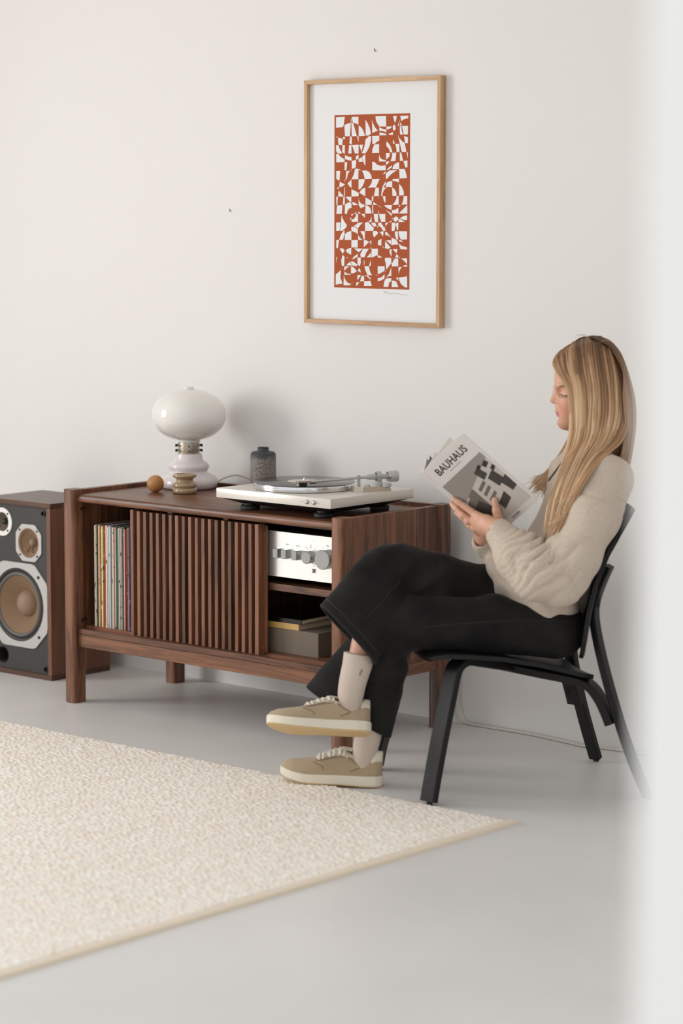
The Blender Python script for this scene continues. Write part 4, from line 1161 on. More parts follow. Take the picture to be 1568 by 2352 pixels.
BACK_X = [(.368, .155), (.40, .157), (.426, .160), (.497, .170), (.567, .186), (.649, .217), (.70, .246), (.752, .283)]
def against_back(V):
    """cloth pressed flat where the sitter leans on the backrest"""
    V = V.copy()
    l = V[:, 1] - .01; z = V[:, 2]
    q = np.clip(np.abs(l) / .215, 0, 1)
    lim = np.interp(z, [k[0] for k in BACK_X], [k[1] for k in BACK_X]) + .022 * (1 - q ** 2) - .004 - .02 * l - .0062
    soft = np.clip((np.abs(l) - .205) / .02, 0, 1) * .05 + np.clip((z - .745) / .03, 0, 1) * .05 + np.clip((.372 - z) / .02, 0, 1) * .05
    V[:, 0] = np.minimum(V[:, 0], lim + soft)
    return V
def lounge_chair():
    t = thing('lounge_chair', 'black-stained bentwood lounge chair with crossed frames, the reader sits on it', 'chair', PO, YAW)
    NF, FF = Vector((-.242, -.258, 0)), Vector((-.337, .223, 0))
    eA = Vector((.6707, .7417, 0)); eB = Vector((.900, -.436, 0))
    Z = Vector((0, 0, 1))
    def pathA(pr): return [NF + eA * s + Z * z for s, z in pr]
    # B is laid out from the crossing point so both frames meet under the seat
    X = NF + eA * .338
    FB = X - eB * .395
    def pathB(pr): return [FB + eB * s + Z * z for s, z in pr]
    M['chair_black'] = M['black_wood']
    prA = [(-.001, .010), (.010, .055), (.0405, .166), (.072, .270), (.088, .322), (.099, .345), (.118, .359), (.145, .362), (.182, .3535), (.26, .336), (.338, .321), (.45, .312), (.535, .305), (.572, .290), (.594, .255), (.612, .215), (.626, .180)]
    prB = [(.000, .010), (.010, .060), (.034, .148), (.062, .270), (.078, .322), (.090, .345), (.110, .359), (.140, .362), (.180, .3535), (.28, .334), (.395, .321), (.49, .310), (.585, .300), (.622, .285), (.648, .255), (.666, .222), (.680, .190)]
    def smooth_s(pr): return [(p.x, p.y) for p in smooth_path([(a, b, 0) for a, b in pr], 4)]
    wA, wB = Vector((-eA.y, eA.x, 0)), Vector((-eB.y, eB.x, 0))
    obj('leg_frame', strip(pathA(smooth_s(prA)), wA, .047, .022, .003), M['chair_black'], t, 35)
    obj('leg_frame', strip(pathB(smooth_s(prB)), wB, .047, .022, .003), M['chair_black'], t, 35)
    # rear legs rising to the back
    rA = [(.722, .010), (.690, .080), (.655, .160), (.625, .240), (.600, .330), (.582, .410), (.576, .455), (.582, .50), (.598, .55), (.610, .59)]
    rB = [(.782, .008), (.744, .090), (.709, .180), (.679, .270), (.655, .350), (.633, .440), (.628, .490), (.636, .532), (.652, .574), (.668, .610)]
    pA = pathA(rA[:5]) + [Vector((.166, .186, .385)), Vector((.180, .181, .440)), Vector((.194, .178, .490)), Vector((.209, .176, .545)), Vector((.220, .175, .590))]
    obj('rear_leg', strip(smooth_path(pA, 4), wA, .036, .021, .003), M['chair_black'], t, 35)
    obj('rear_leg', strip(pathB(smooth_s(rB)), wB, .036, .019, .003), M['chair_black'], t, 35)
    for p, e in ((pathA([(.002, 0)])[0], eA), (pathB([(-.002, 0)])[0], eB), (pathA([(.7245, 0)])[0], eA), (pathB([(.785, 0)])[0], eB)):
        obj('glide', lathe([(0, 0), (.008, 0), (.008, .014), (0, .014)], 16, 'z', p), M['rubber'], t, 40)
    q = pathA([(.600, .215)])[0]
    bolt = lathe([(0, -.004), (.006, -.003), (.007, 0), (.0030, 0)], 14, 'y')
    bmesh.ops.rotate(bolt, cent=(0, 0, 0), matrix=Matrix.Rotation(math.atan2(eA.y, eA.x) - PI / 2, 3, 'Z'), verts=bolt.verts)
    obj('bolt', shift(bolt, q - eA * .010), M['black_hole'], t, 40)
    # seat shell
    th = math.radians(11.0)
    ax, lt = Vector((math.cos(th), math.sin(th), 0)), Vector((-math.sin(th), math.cos(th), 0))
    Mf = Vector((-.2895, -.0175, 0))
    def sheet(fn, nu, nv, thick, name):
        """curved ply sheet: fn(a,b) in 0..1 -> (point, normal); rounded outline comes from fn"""
        b = bmesh.new()
        top = [[None] * (nv + 1) for _ in range(nu + 1)]; bot = [[None] * (nv + 1) for _ in range(nu + 1)]
        pts = [[fn(i / nu, j / nv) for j in range(nv + 1)] for i in range(nu + 1)]
        for i in range(nu + 1):
            for j in range(nv + 1):
                du = pts[min(i + 1, nu)][j] - pts[max(i - 1, 0)][j]; dv = pts[i][min(j + 1, nv)] - pts[i][max(j - 1, 0)]
                n = du.cross(dv).normalized()
                top[i][j] = b.verts.new(pts[i][j] + n * thick / 2); bot[i][j] = b.verts.new(pts[i][j] - n * thick / 2)
        for i in range(nu):
            for j in range(nv):
                b.faces.new((top[i][j], top[i + 1][j], top[i + 1][j + 1], top[i][j + 1]))
                b.faces.new((bot[i][j], bot[i][j + 1], bot[i + 1][j + 1], bot[i + 1][j]))
        for i in range(nu):
            for j in (0, nv):
                b.faces.new((top[i][j], top[i + 1][j], bot[i + 1][j], bot[i][j]))
        for j in range(nv):
            for i in (0, nu):
                b.faces.new((top[i][j], top[i][j + 1], bot[i][j + 1], bot[i][j]))
        return obj(name, b, M['chair_black'], t, 45)
    def seat(a, b):
        s = .012 + .443 * a
        half = .225 * (1 - .16 * max(0, (.12 - a) / .12) ** 2 - .14 * max(0, (a - .86) / .14) ** 2)
        l = (2 * b - 1) * half
        kx = [(.0, .358), (.022, .371), (.055, .378), (.12, .374), (.20, .366), (.30, .348), (.40, .322), (.50, .292)]
        z = np.interp(s, [k[0] for k in kx], [k[1] for k in kx])
        z += .010 * (abs(2 * b - 1) ** 2) - .002
        return Mf + ax * s + lt * l + Z * z
    sheet(seat, 28, 20, .012, 'seat')
    bx = BACK_X
    def back(a, b):
        z = .372 + (.752 - .372) * a
        half = .215 * (1 - .18 * max(0, (.16 - a) / .16) ** 2 - .30 * max(0, (a - .78) / .22) ** 2)
        l = (2 * b - 1) * half
        x = np.interp(z, [k[0] for k in bx], [k[1] for k in bx])
        xm = x + .022 * (1 - (2 * b - 1) ** 2)
        return Vector((xm - .004, .01, 0)) + Vector((-.02, 1, 0)) * l + Z * z
    sheet(back, 28, 20, .011, 'backrest')
    # pads between back and rear legs
    for pth in (Vector((.212, .176, .555)), pathB([(.643, .550)])[0]):
        b = strip([pth + Vector((-.002, 0, 0)), pth + Vector((-.014, 0, -.002))], Z, .10, .026, .003)
        obj('back_mount', b, M['chair_black'], t, 35)
lounge_chair()

# ================================================================== BOOK IN HER HANDS
def book():
    t = thing('open_book', 'open white paperback with a grey building photograph on its cover, held by the reader', 'book', PO, YAW)
    TL = P(968, 1085, -.02); BL = P(1139, 1233, -.02); TR = P(1090, 1018, -.155)
    h = BL - TL; w = TR - TL
    hn = h.normalized(); wn = (w - hn * w.dot(hn)).normalized(); nn = wn.cross(hn).normalized()   # nn: outward
    if nn.y > 0: nn = -nn
    Hh, Ww = h.length, .205
    M['cover_white'] = mat('matt_white_cover', (222, 216, 212), 0.55)
    M['book_page'] = mat('white_pages', (238, 234, 226), 0.8)
    M['photo_grey'] = mat('cover_photo_sky', (150, 142, 136), 0.6, var=(9, .05))
    M['photo_light'] = mat('cover_photo_light', (196, 190, 184), 0.6)
    M['photo_dark'] = mat('cover_photo_dark', (66, 62, 58), 0.6)
    M['photo_mid'] = mat('cover_photo_mid', (112, 105, 98), 0.6)
    M['ink'] = mat('dark_ink', (48, 44, 46), 0.6)
    M['blue_page'] = mat('dark_blue_page', (34, 44, 92), 0.6)
    def frame(o, a, b, c): return Matrix(((a.x, b.x, c.x, o.x), (a.y, b.y, c.y, o.y), (a.z, b.z, c.z, o.z), (0, 0, 0, 1)))
    F = frame(TL, wn, -hn, nn)      # local: X across the cover, Y up the cover (top at 0, bottom at -Hh), Z outward
    def put(b, m, name, par=None, sm=None):
        bmesh.ops.transform(b, matrix=F, verts=b.verts)
        return obj(name, b, m, par or t, sm)
    cov = put(box(0, Ww, -Hh, 0, 0, .0012, .0004, 1), M['cover_white'], 'front_cover')
    put(box(.004, Ww - .003, -Hh + .002, -.002, -.0065, -.0003), M['book_page'], 'page_block')
    def poly(uvs, m, z, name='cover_photo'):
        b = bmesh.new()
        A = [b.verts.new((u * Ww, -v * Hh, .0012 + z)) for u, v in uvs]
        B = [b.verts.new((u * Ww, -v * Hh, .0010)) for u, v in uvs]
        b.faces.new(A); n = len(A)
        for k in range(n): b.faces.new((A[k], A[(k + 1) % n], B[(k + 1) % n], B[k]))
        return put(b, m, name, cov)
    d = .00012
    poly([(.055, .25), (.955, .25), (.955, .93), (.055, .93)], M['photo_grey'], d)
    poly([(.055, .79), (.955, .74), (.955, .93), (.055, .93)], M['photo_light'], 1.2 * d)
    # pale building faces
    poly([(.38, .47), (.955, .33), (.955, .80), (.50, .86), (.38, .84)], M['photo_light'], 2 * d)
    poly([(.055, .55), (.38, .47), (.38, .84), (.055, .72)], M['photo_mid'], 2 * d)
    poly([(.055, .55), (.22, .51), (.22, .53), (.055, .57)], M['photo_light'], 3 * d)
    poly([(.10, .66), (.30, .60), (.44, .84), (.24, .80)], M['photo_dark'], 3 * d)
    # window bands
    for v0 in (.48, .55, .63):
        poly([(.44, v0 + .04), (.62, v0), (.62, v0 + .04), (.44, v0 + .08)], M['photo_mid'], 3 * d)
    poly([(.50, .76), (.72, .70), (.72, .80), (.50, .85)], M['photo_dark'], 3 * d)
    # balcony boxes
    for q in ([(.60, .37), (.72, .345), (.76, .46), (.64, .49)], [(.70, .50), (.86, .46), (.90, .60), (.74, .64)], [(.80, .62), (.955, .58), (.955, .74), (.84, .76)]):
        poly(q, M['photo_dark'], 3 * d)
    for q in ([(.80, .36), (.90, .335), (.92, .385), (.82, .41)], [(.86, .44), (.94, .42), (.95, .46), (.87, .485)], [(.70, .345), (.77, .33), (.78, .365), (.71, .38)]):
        poly(q, M['ink'], 3 * d)
    # lettering
    tm = F @ Matrix.Translation((.034, -.155 * Hh, .00125))
    text_mesh('cover_title', 'BAUHAUS', .0305, M['ink'], cov, tm, .0001, 1.04, .0007)
    poly([(.36, .185), (.62, .185), (.62, .192), (.36, .192)], M['photo_grey'], d, 'cover_subtitle')
    tm = F @ Matrix.Translation((.092, -.972 * Hh, .00125))
    text_mesh('cover_imprint', 'TASCHEN', .0085, M['ink'], cov, tm, .0001, 1.0, .0002)
    # far half, opened away, pages curling
    TF = P(944, 1027, .175)
    w2 = (TF - TL); w2n = (w2 - hn * w2.dot(hn)).normalized(); n2 = hn.cross(w2n).normalized()
    if n2.x > 0: n2 = -n2
    def leaf(curve, m, name, thick, off):
        """curved leaf from the spine: curve(s) -> (along w2, along -n2)"""
        b = bmesh.new(); n = 14
        rows = []
        for i in range(n + 1):
            s = i / n; a, c = curve(s)
            base = TL + w2n * a - n2 * (c + off)
            rows.append([b.verts.new(base + hn * (k * Hh * .995) + n2 * tt) for tt in (0, thick) for k in (.004, .5, 1.0)])
        for A, B in zip(rows, rows[1:]):
            for k in (0, 1): b.faces.new((A[k], A[k + 1], B[k + 1], B[k])); b.faces.new((A[3 + k], B[3 + k], B[4 + k], A[4 + k]))
            b.faces.new((A[0], B[0], B[3], A[3])); b.faces.new((A[2], A[5], B[5], B[2]))
        b.faces.new((rows[0][0], rows[0][3], rows[0][4], rows[0][1])); b.faces.new((rows[-1][0], rows[-1][1], rows[-1][4], rows[-1][3]))
        return obj(name, b, m, t, 40)
    leaf(lambda s: (.200 * s, .0), M['cover_white'], 'back_cover', .0012, 0)
    leaf(lambda s: (.198 * s, .003 * math.sin(s * PI)), M['book_page'], 'page_block', .0040, .0045)
    leaf(lambda s: (.196 * s, .006 + .012 * math.sin(s * PI * .9)), M['blue_page'], 'page', .0008, .006)
    leaf(lambda s: (.170 * s, .008 + .030 * math.sin(s * PI * .75)), M['book_page'], 'page', .0008, .006)
    leaf(lambda s: (.110 * s, .012 + .085 * math.sin(s * PI * .5)), M['book_page'], 'page', .0008, .006)
    # loose leaves bowing off the near half
    for bow in (.018, .028):
        b = bmesh.new(); rows = []
        for i in range(13):
            s = i / 12
            base = TL + wn * (Ww * .97 * s) - nn * (.006 + bow * math.sin(s * PI) ** .8)
            rows.append([b.verts.new(base + hn * (k * Hh) + nn * tt) for tt in (0, .0008) for k in (.004, .996)])
        for A, B in zip(rows, rows[1:]):
            b.faces.new((A[0], A[1], B[1], B[0])); b.faces.new((A[2], B[2], B[3], A[3])); b.faces.new((A[0], B[0], B[2], A[2])); b.faces.new((A[1], A[3], B[3], B[1]))
        obj('page', b, M['book_page'], t, 60)
    obj('spine', tube([TL + hn * .001, TL + hn * (Hh - .001)], .0042, 10), M['cover_white'], t, 60)
    return dict(TL=TL, wn=wn, hn=hn, nn=nn, n2=n2, w2n=w2n, Hh=Hh, Ww=Ww)
BK = book()
# ================================================================== SIGNED-DISTANCE MODELLING
class Field:
    """signed-distance field on a rectilinear grid; primitives are evaluated only near themselves"""
    def __init__(self, xs, ys, zs):
        self.ax = [np.asarray(a, np.float32) for a in (xs, ys, zs)]
        self.f = np.full([len(a) for a in self.ax], 1.0, np.float32)
    def sub(self, lo, hi, pad):
        sl = []
        for a, l, h in zip(self.ax, lo, hi):
            i = max(0, int(np.searchsorted(a, l - pad)) - 1); j = min(len(a), int(np.searchsorted(a, h + pad)) + 1)
            sl.append(slice(i, max(j, i + 1)))
        g = np.meshgrid(*[a[s] for a, s in zip(self.ax, sl)], indexing='ij', sparse=True)
        return tuple(sl), g
    def put(self, sl, d, k, op='+'):
        f = self.f[sl]
        if op == '+':
            if k > 0:
                h = np.clip(.5 + .5 * (f - d) / k, 0, 1); self.f[sl] = f * (1 - h) + d * h - k * h * (1 - h)
            else: self.f[sl] = np.minimum(f, d)
        else:
            d = -d
            if k > 0:
                h = np.clip(.5 - .5 * (f - d) / k, 0, 1); self.f[sl] = f * (1 - h) + d * h + k * h * (1 - h)
            else: self.f[sl] = np.maximum(f, d)
    def cone(self, a, b, ra, rb, k=.01, op='+', sy=1.0):
        """tapered capsule from a to b; sy < 1 widens it in y"""
        a, b = np.array(a, float), np.array(b, float)
        R = max(ra, rb); w = np.array([R, R / sy, R])
        sl, (X, Y, Z) = self.sub(np.minimum(a, b) - w, np.maximum(a, b) + w, k + .012)
        d = b - a; d2 = d.copy(); d2[1] *= sy
        px, py, pz = X - a[0], (Y - a[1]) * sy, Z - a[2]
        L2 = float(d2 @ d2) + 1e-12
        t = np.clip((px * d2[0] + py * d2[1] + pz * d2[2]) / L2, 0, 1)
        q = np.sqrt((px - t * d2[0]) ** 2 + (py - t * d2[1]) ** 2 + (pz - t * d2[2]) ** 2) - (ra + (rb - ra) * t)
        self.put(sl, q.astype(np.float32), k, op)
    def chain(self, pts, rs, k=.01, sy=1.0):
        for (p, q), (r, s) in zip(zip(pts, pts[1:]), zip(rs, rs[1:])):
            self.cone(p, q, r, s, k, '+', sy)
    def ell(self, c, r, k=.01, op='+', rot=None):
        c = np.array(c, float); r = np.array(r, float); R = r.max() if rot is not None else r
        sl, (X, Y, Z) = self.sub(c - R, c + R, k + .012)
        px, py, pz = X - c[0], Y - c[1], Z - c[2]
        if rot is not None:
            m = np.array(rot)          # rows are the ellipsoid axes
            px, py, pz = (m[0, 0] * px + m[0, 1] * py + m[0, 2] * pz, m[1, 0] * px + m[1, 1] * py + m[1, 2] * pz, m[2, 0] * px + m[2, 1] * py + m[2, 2] * pz)
        k0 = np.sqrt((px / r[0]) ** 2 + (py / r[1]) ** 2 + (pz / r[2]) ** 2)
        k1 = np.sqrt((px / r[0] ** 2) ** 2 + (py / r[1] ** 2) ** 2 + (pz / r[2] ** 2) ** 2) + 1e-9
        self.put(sl, (k0 * (k0 - 1) / k1).astype(np.float32), k, op)
    def sleeve(self, a, b, e2, wa, wb, da, db, k=.01, op='+', cut=None, ext=.0):
        """flattened tapering tube a->b: half width w along e2, half depth d across; cut=(point, normal) trims the end"""
        a, b = np.array(a, float), np.array(b, float)
        e1 = b - a; L = np.linalg.norm(e1); e1 /= L
        e2 = np.array(e2, float); e2 -= e1 * (e2 @ e1); e2 /= np.linalg.norm(e2); e3 = np.cross(e1, e2)
        R = max(wa, wb, da, db) + ext
        sl, (X, Y, Z) = self.sub(np.minimum(a, b) - R, np.maximum(a, b) + R, k + .012)
        px, py, pz = X - a[0], Y - a[1], Z - a[2]
        q1 = px * e1[0] + py * e1[1] + pz * e1[2]; q2 = px * e2[0] + py * e2[1] + pz * e2[2]; q3 = px * e3[0] + py * e3[1] + pz * e3[2]
        t = np.clip(q1 / L, -.3, 1.4)
        w = wa + (wb - wa) * t; dd = da + (db - da) * t
        r = np.sqrt((q2 / w) ** 2 + (q3 / dd) ** 2)
        g = np.sqrt((q2 / w ** 2) ** 2 + (q3 / dd ** 2) ** 2) + 1e-6
        d = r * (r - 1) / g
        d = np.maximum(d, -q1)
        if cut is None: d = np.maximum(d, q1 - L)
        else:
            n = np.array(cut[1], float); n /= np.linalg.norm(n); c = np.array(cut[0], float)
            d = np.maximum(d, (X - c[0]) * n[0] + (Y - c[1]) * n[1] + (Z - c[2]) * n[2])
        self.put(sl, d.astype(np.float32), k, op)
    def mesh(self, smooth=2, lam=.5):
        f = self.f; s = f < 0
        nx, ny, nz = f.shape
        cnt = np.zeros((nx - 1, ny - 1, nz - 1), np.uint8)
        for i in (0, 1):
            for j in (0, 1):
                for k in (0, 1):
                    cnt += s[i:nx - 1 + i, j:ny - 1 + j, k:nz - 1 + k]
        act = np.flatnonzero(((cnt > 0) & (cnt < 8)).ravel())
        del cnt
        I, J, K = np.unravel_index(act, (nx - 1, ny - 1, nz - 1))
        C = np.stack([f[I + a, J + b, K + c] for a in (0, 1) for b in (0, 1) for c in (0, 1)], 1)
        offs = [(a, b, c) for a in (0, 1) for b in (0, 1) for c in (0, 1)]
        acc = np.zeros((len(act), 3)); num = np.zeros(len(act))
        for m in range(8):
            for n in range(m + 1, 8):
                df = [abs(p - q) for p, q in zip(offs[m], offs[n])]
                if sum(df) != 1: continue
                A, B = C[:, m], C[:, n]; x = (A < 0) != (B < 0)
                t = np.where(x, A / np.where(x, A - B, 1), 0)
                for d in range(3):
                    acc[:, d] += np.where(x, offs[m][d] + t * (offs[n][d] - offs[m][d]), 0)
                num += x
        acc /= num[:, None]
        V = np.stack([np.interp(ix + acc[:, d], np.arange(len(a)), a) for d, (ix, a) in enumerate(zip((I, J, K), self.ax))], 1)
        ids = lambda i, j, k: np.searchsorted(act, (i * (ny - 1) + j) * (nz - 1) + k)
        F = []
        for d in range(3):
            a = [slice(None)] * 3; b = [slice(None)] * 3
            a[d] = slice(0, -1); b[d] = slice(1, None)
            cx = s[tuple(a)] != s[tuple(b)]
            e = np.argwhere(cx)
            o = [k for k in range(3) if k != d]
            ok = (e[:, o[0]] > 0) & (e[:, o[1]] > 0) & (e[:, o[0]] < f.shape[o[0]] - 1) & (e[:, o[1]] < f.shape[o[1]] - 1)
            e = e[ok]
            fl = s[tuple(e.T)]
            quad = []
            for da, db in ((-1, -1), (0, -1), (0, 0), (-1, 0)):
                q = e.copy(); q[:, o[0]] += da; q[:, o[1]] += db
                quad.append(ids(q[:, 0], q[:, 1], q[:, 2]))
            Q = np.stack(quad, 1)
            flip = fl if d != 1 else ~fl
            Q[~flip] = Q[~flip][:, ::-1]
            F.append(Q)
        F = np.concatenate(F)
        V = self.relax(V, F, smooth, lam)
        return V, F
    @staticmethod
    def relax(V, F, it, lam=.5):
        if it == 0: return V
        E = np.concatenate([F[:, [0, 1]], F[:, [1, 2]], F[:, [2, 3]], F[:, [3, 0]]])
        n = len(V); deg = np.bincount(E.ravel(), minlength=n).astype(float) + 1e-9
        for r in range(it):
            for l in (lam, -lam * .98):
                S = np.stack([np.bincount(E[:, 0], V[E[:, 1], d], n) + np.bincount(E[:, 1], V[E[:, 0], d], n) for d in range(3)], 1) / deg[:, None]
                V = V + l * (S - V)
        return V

def normals(V, F):
    n = np.cross(V[F[:, 2]] - V[F[:, 0]], V[F[:, 3]] - V[F[:, 1]])
    N = np.zeros_like(V)
    for k in range(4):
        for d in range(3): N[:, d] += np.bincount(F[:, k], n[:, d], len(V))
    return N / (np.linalg.norm(N, axis=1, keepdims=True) + 1e-12)

def grid_axis(lo, hi, coarse, fine):
    """coarse spacing with finer stretches [(a,b,step),...]"""
    x = [lo]
    while x[-1] < hi:
        st = coarse
        for a, b, s in fine:
            if a - coarse * .5 <= x[-1] < b: st = min(st, s)
        x.append(x[-1] + st)
    return np.array(x, np.float32)

def vnoise(Pn, scale, seed):
    """smooth value noise in -1..1 at points"""
    q = Pn * scale + seed * 13.7
    i = np.floor(q).astype(np.int64); w = q - i; w = w * w * (3 - 2 * w)
    def h(a, b, c):
        n = (a * 374761393 + b * 668265263 + c * 2147483647 + seed * 974711) & 0xffffffff
        n = ((n ^ (n >> 13)) * 1274126177) & 0xffffffff
        return ((n ^ (n >> 16)) & 0xffff) / 32767.5 - 1
    r = 0
    for a in (0, 1):
        for b in (0, 1):
            for c in (0, 1):
                r = r + h(i[:, 0] + a, i[:, 1] + b, i[:, 2] + c) * (w[:, 0] if a else 1 - w[:, 0]) * (w[:, 1] if b else 1 - w[:, 1]) * (w[:, 2] if c else 1 - w[:, 2])
    return r
# ================================================================== THE READER
# ---- skin
def skin_mat():
    m, nt, b = new_mat('skin')
    N, Lk = nt.nodes, nt.links
    tc = N.new('ShaderNodeTexCoord')
    n = N.new('ShaderNodeTexNoise'); n.inputs['Scale'].default_value = 22; n.inputs['Detail'].default_value = 3
    Lk.new(tc.outputs['Object'], n.inputs['Vector'])
    mx = N.new('ShaderNodeMix'); mx.data_type = 'RGBA'
    mx.inputs['A'].default_value = lin(224, 178, 152); mx.inputs['B'].default_value = lin(212, 156, 128)
    Lk.new(n.outputs['Fac'], mx.inputs['Factor'])
    out = mx.outputs['Result']
    def patch(out, c, r, col, soft, amt=1.0):
        """own colour of a facial feature inside an ellipsoid"""
        sb = N.new('ShaderNodeVectorMath'); sb.operation = 'SUBTRACT'; sb.inputs[1].default_value = c
        Lk.new(tc.outputs['Object'], sb.inputs[0])
        dv = N.new('ShaderNodeVectorMath'); dv.operation = 'DIVIDE'; dv.inputs[1].default_value = r
        Lk.new(sb.outputs[0], dv.inputs[0])
        ln = N.new('ShaderNodeVectorMath'); ln.operation = 'LENGTH'; Lk.new(dv.outputs[0], ln.inputs[0])
        mr = N.new('ShaderNodeMapRange'); mr.inputs['From Min'].default_value = 1 + soft; mr.inputs['From Max'].default_value = 1 - soft
        mr.inputs['To Max'].default_value = amt
        Lk.new(ln.outputs['Value'], mr.inputs['Value'])
        q = N.new('ShaderNodeMix'); q.data_type = 'RGBA'; q.inputs['B'].default_value = lin(*col)
        Lk.new(mr.outputs[0], q.inputs['Factor']); Lk.new(out, q.inputs['A'])
        return q.outputs['Result']
    out = patch(out, P(1306, 936, -.045), (.03, .03, .03), (214, 136, 112), .6, .55)
    out = patch(out, P(1281, 949, 0), (.0125, .0205, .0092), (196, 116, 112), .18)
    Lk.new(out, b.inputs['Base Color'])
    b.inputs['Roughness'].default_value = 0.48
    b.inputs['Subsurface Weight'].default_value = 0.12
    b.inputs['Subsurface Radius'].default_value = (1.0, 0.35, 0.2); b.inputs['Subsurface Scale'].default_value = 0.006
    n2 = N.new('ShaderNodeTexNoise'); n2.inputs['Scale'].default_value = 320
    Lk.new(tc.outputs['Object'], n2.inputs['Vector'])
    bp = N.new('ShaderNodeBump'); bp.inputs['Strength'].default_value = 0.08; bp.inputs['Distance'].default_value = 0.001
    Lk.new(n2.outputs['Fac'], bp.inputs['Height']); Lk.new(bp.outputs['Normal'], b.inputs['Normal'])
    return m
M['skin'] = skin_mat()

from mathutils.bvhtree import BVHTree
def surface_path(V, F, pts, lift=.0, n=6):
    """seam over a garment: drawing points pressed onto the first surface met from the near side"""
    bv = BVHTree.FromPolygons([tuple(v) for v in V], [tuple(int(i) for i in f_) for f_ in F])
    fine = smooth_path([(u, v, 0) for u, v in pts], n)
    out = []
    for q in fine:
        a, b = P(q.x, q.y, -.45), P(q.x, q.y, .3)
        d = (b - a).normalized()
        h, nn_, i, dist = bv.ray_cast(a, d)
        if h is not None and (not out or (h - out[-1]).length < .03): out.append(h - d * lift)
    return out
# joints shared by body and clothes
SHN, ELN, WRN = P(1385, 1112, -.160), P(1280, 1325, -.225), P(1146, 1216, -.155)
SHF, ELF, WRF = P(1372, 1105, .165), P(1225, 1330, .215), P(1112, 1232, .085)
HIPN, KNN, ANN = P(1272, 1440, -.085), P(905, 1428, -.055), P(838, 1728, -.035)
HIPF, KNF, ANF = P(1255, 1405, .085), P(886, 1306, -.03), P(808, 1592, -.105)
def body():
    f = Field(grid_axis(-.50, .30, .005, [(.055, .255, .0018), (-.30, -.04, .0026)]),
              grid_axis(-.30, .29, .005, [(-.085, .075, .0019), (-.215, -.085, .0026)]),
              grid_axis(.09, 1.20, .005, [(.945, 1.17, .0018), (.66, .83, .0026)]))
    # head, pitched down toward the page
    f.ell(P(1349, 862, 0), (.087, .072, .096), .0)
    f.ell(P(1325, 912, 0), (.054, .056, .082), .03)
    f.ell(P(1303, 955, 0), (.024, .030, .028), .025)
    f.ell(P(1296, 969, 0), (.0145, .017, .0125), .014)
    for s in (-1, 1):
        f.cone(P(1298, 968, s * .012), P(1358, 935, s * .050), .013, .017, .022)       # jaw
        f.ell(P(1312, 924, s * .034), (.026, .022, .028), .02)                          # cheek
        f.ell(P(1289, 884, s * .022), (.014, .024, .0085), .012)                        # brow
        f.ell(P(1284, 900, s * .029), (.0105, .015, .0095), .012, '-')                   # socket
        f.ell(P(1298, 903, s * .0305), (.0150, .0150, .0120), .004)                      # lowered lid over the eye
        f.ell(P(1281, 923, s * .0095), (.0085, .0065, .0068), .005)                     # nostril wing
        f.ell(P(1375, 905, s * .070), (.017, .008, .028), .006)                         # ear
        f.ell(P(1300, 949, s * .026), (.010, .010, .012), .012)                         # mouth corner pad
    f.cone(P(1281, 887, 0), P(1271, 916, 0), .0080, .0090, .010)                        # nose
    f.ell(P(1270, 919, 0), (.0086, .0080, .0072), .005)
    f.ell(P(1286, 936, 0), (.013, .018, .011), .010)                                    # philtrum
    f.ell(P(1284, 944.5, 0), (.0100, .0175, .0050), .005)                                 # lips
    f.ell(P(1286, 953, 0), (.0098, .0155, .0056), .006)
    f.cone(P(1272.5, 948.5, -.02), P(1272.5, 948.5, .02), .0012, .0012, .003, '-')
    f.ell(P(1281, 961, 0), (.007, .016, .004), .010, '-')
    f.cone(P(1352, 950, 0), P(1368, 1065, 0), .050, .056, .02)                          # neck
    # trunk and limbs (under the clothes)
    f.cone(P(1360, 1090, 0), P(1325, 1200, 0), .060, .065, .03, '+', .60)
    f.cone(P(1325, 1200, 0), P(1268, 1410, 0), .065, .058, .03, '+', .60)
    f.chain([SHN, ELN, WRN], [.040, .034, .0235], .02); f.chain([SHF, ELF, WRF], [.040, .034, .0235], .02)
    f.chain([HIPN, P(1130, 1434, -.085), P(1000, 1430, -.078), KNN, P(872, 1580, -.03), ANN], [.064, .056, .050, .044, .036, .031], .02)
    f.chain([HIPF, P(1110, 1366, .060), P(1000, 1332, .018), P(920, 1308, -.018), KNF, P(848, 1430, -.085), ANF], [.060, .054, .050, .046, .044, .036, .027], .012)
    # ---- near hand on the cover
    nn = BK['nn']
    def oncov(u, v, lift):
        """point resting 'lift' off the outside of the cover"""
        TL = BK['TL']
        # walk the sight line to the cover plane
        a = P(u, v, -.30); b = P(u, v, .10)
        t = ((TL - a).dot(nn)) / ((b - a).dot(nn))
        return a + (b - a) * t + nn * lift
    kI, kM, kR, kL = oncov(1100, 1172, .021), oncov(1091, 1186, .018), oncov(1093, 1201, .016), oncov(1103, 1214, .013)
    palm0 = WRN
    f.chain([palm0, palm0.lerp(kI, .55), kI], [.022, .0165, .0115], .012)
    f.chain([palm0, palm0.lerp(kM, .55), kM], [.022, .0165, .0115], .012)
    f.chain([palm0, palm0.lerp(kR, .55), kR], [.022, .0160, .0110], .012)
    f.chain([palm0, palm0.lerp(kL, .55), kL], [.021, .0150, .0100], .012)
    f.chain([kI, oncov(1072, 1157, .0125), oncov(1056, 1148, .0105), oncov(1045, 1142, .0088)], [.0105, .0090, .0080, .0068], .004)
    TLv, hn, wn = BK['TL'], BK['hn'], BK['wn']
    n2 = BK['n2']
    def off(p, r, exact=False):
        """keep a finger joint of radius r outside the far cover"""
        d_ = (p - TLv).dot(n2)
        return p + n2 * (r + .0030 - d_) if (exact or d_ < r + .0030) else p
    def edge(u, v, y): return off(P(u, v, y), .0088)
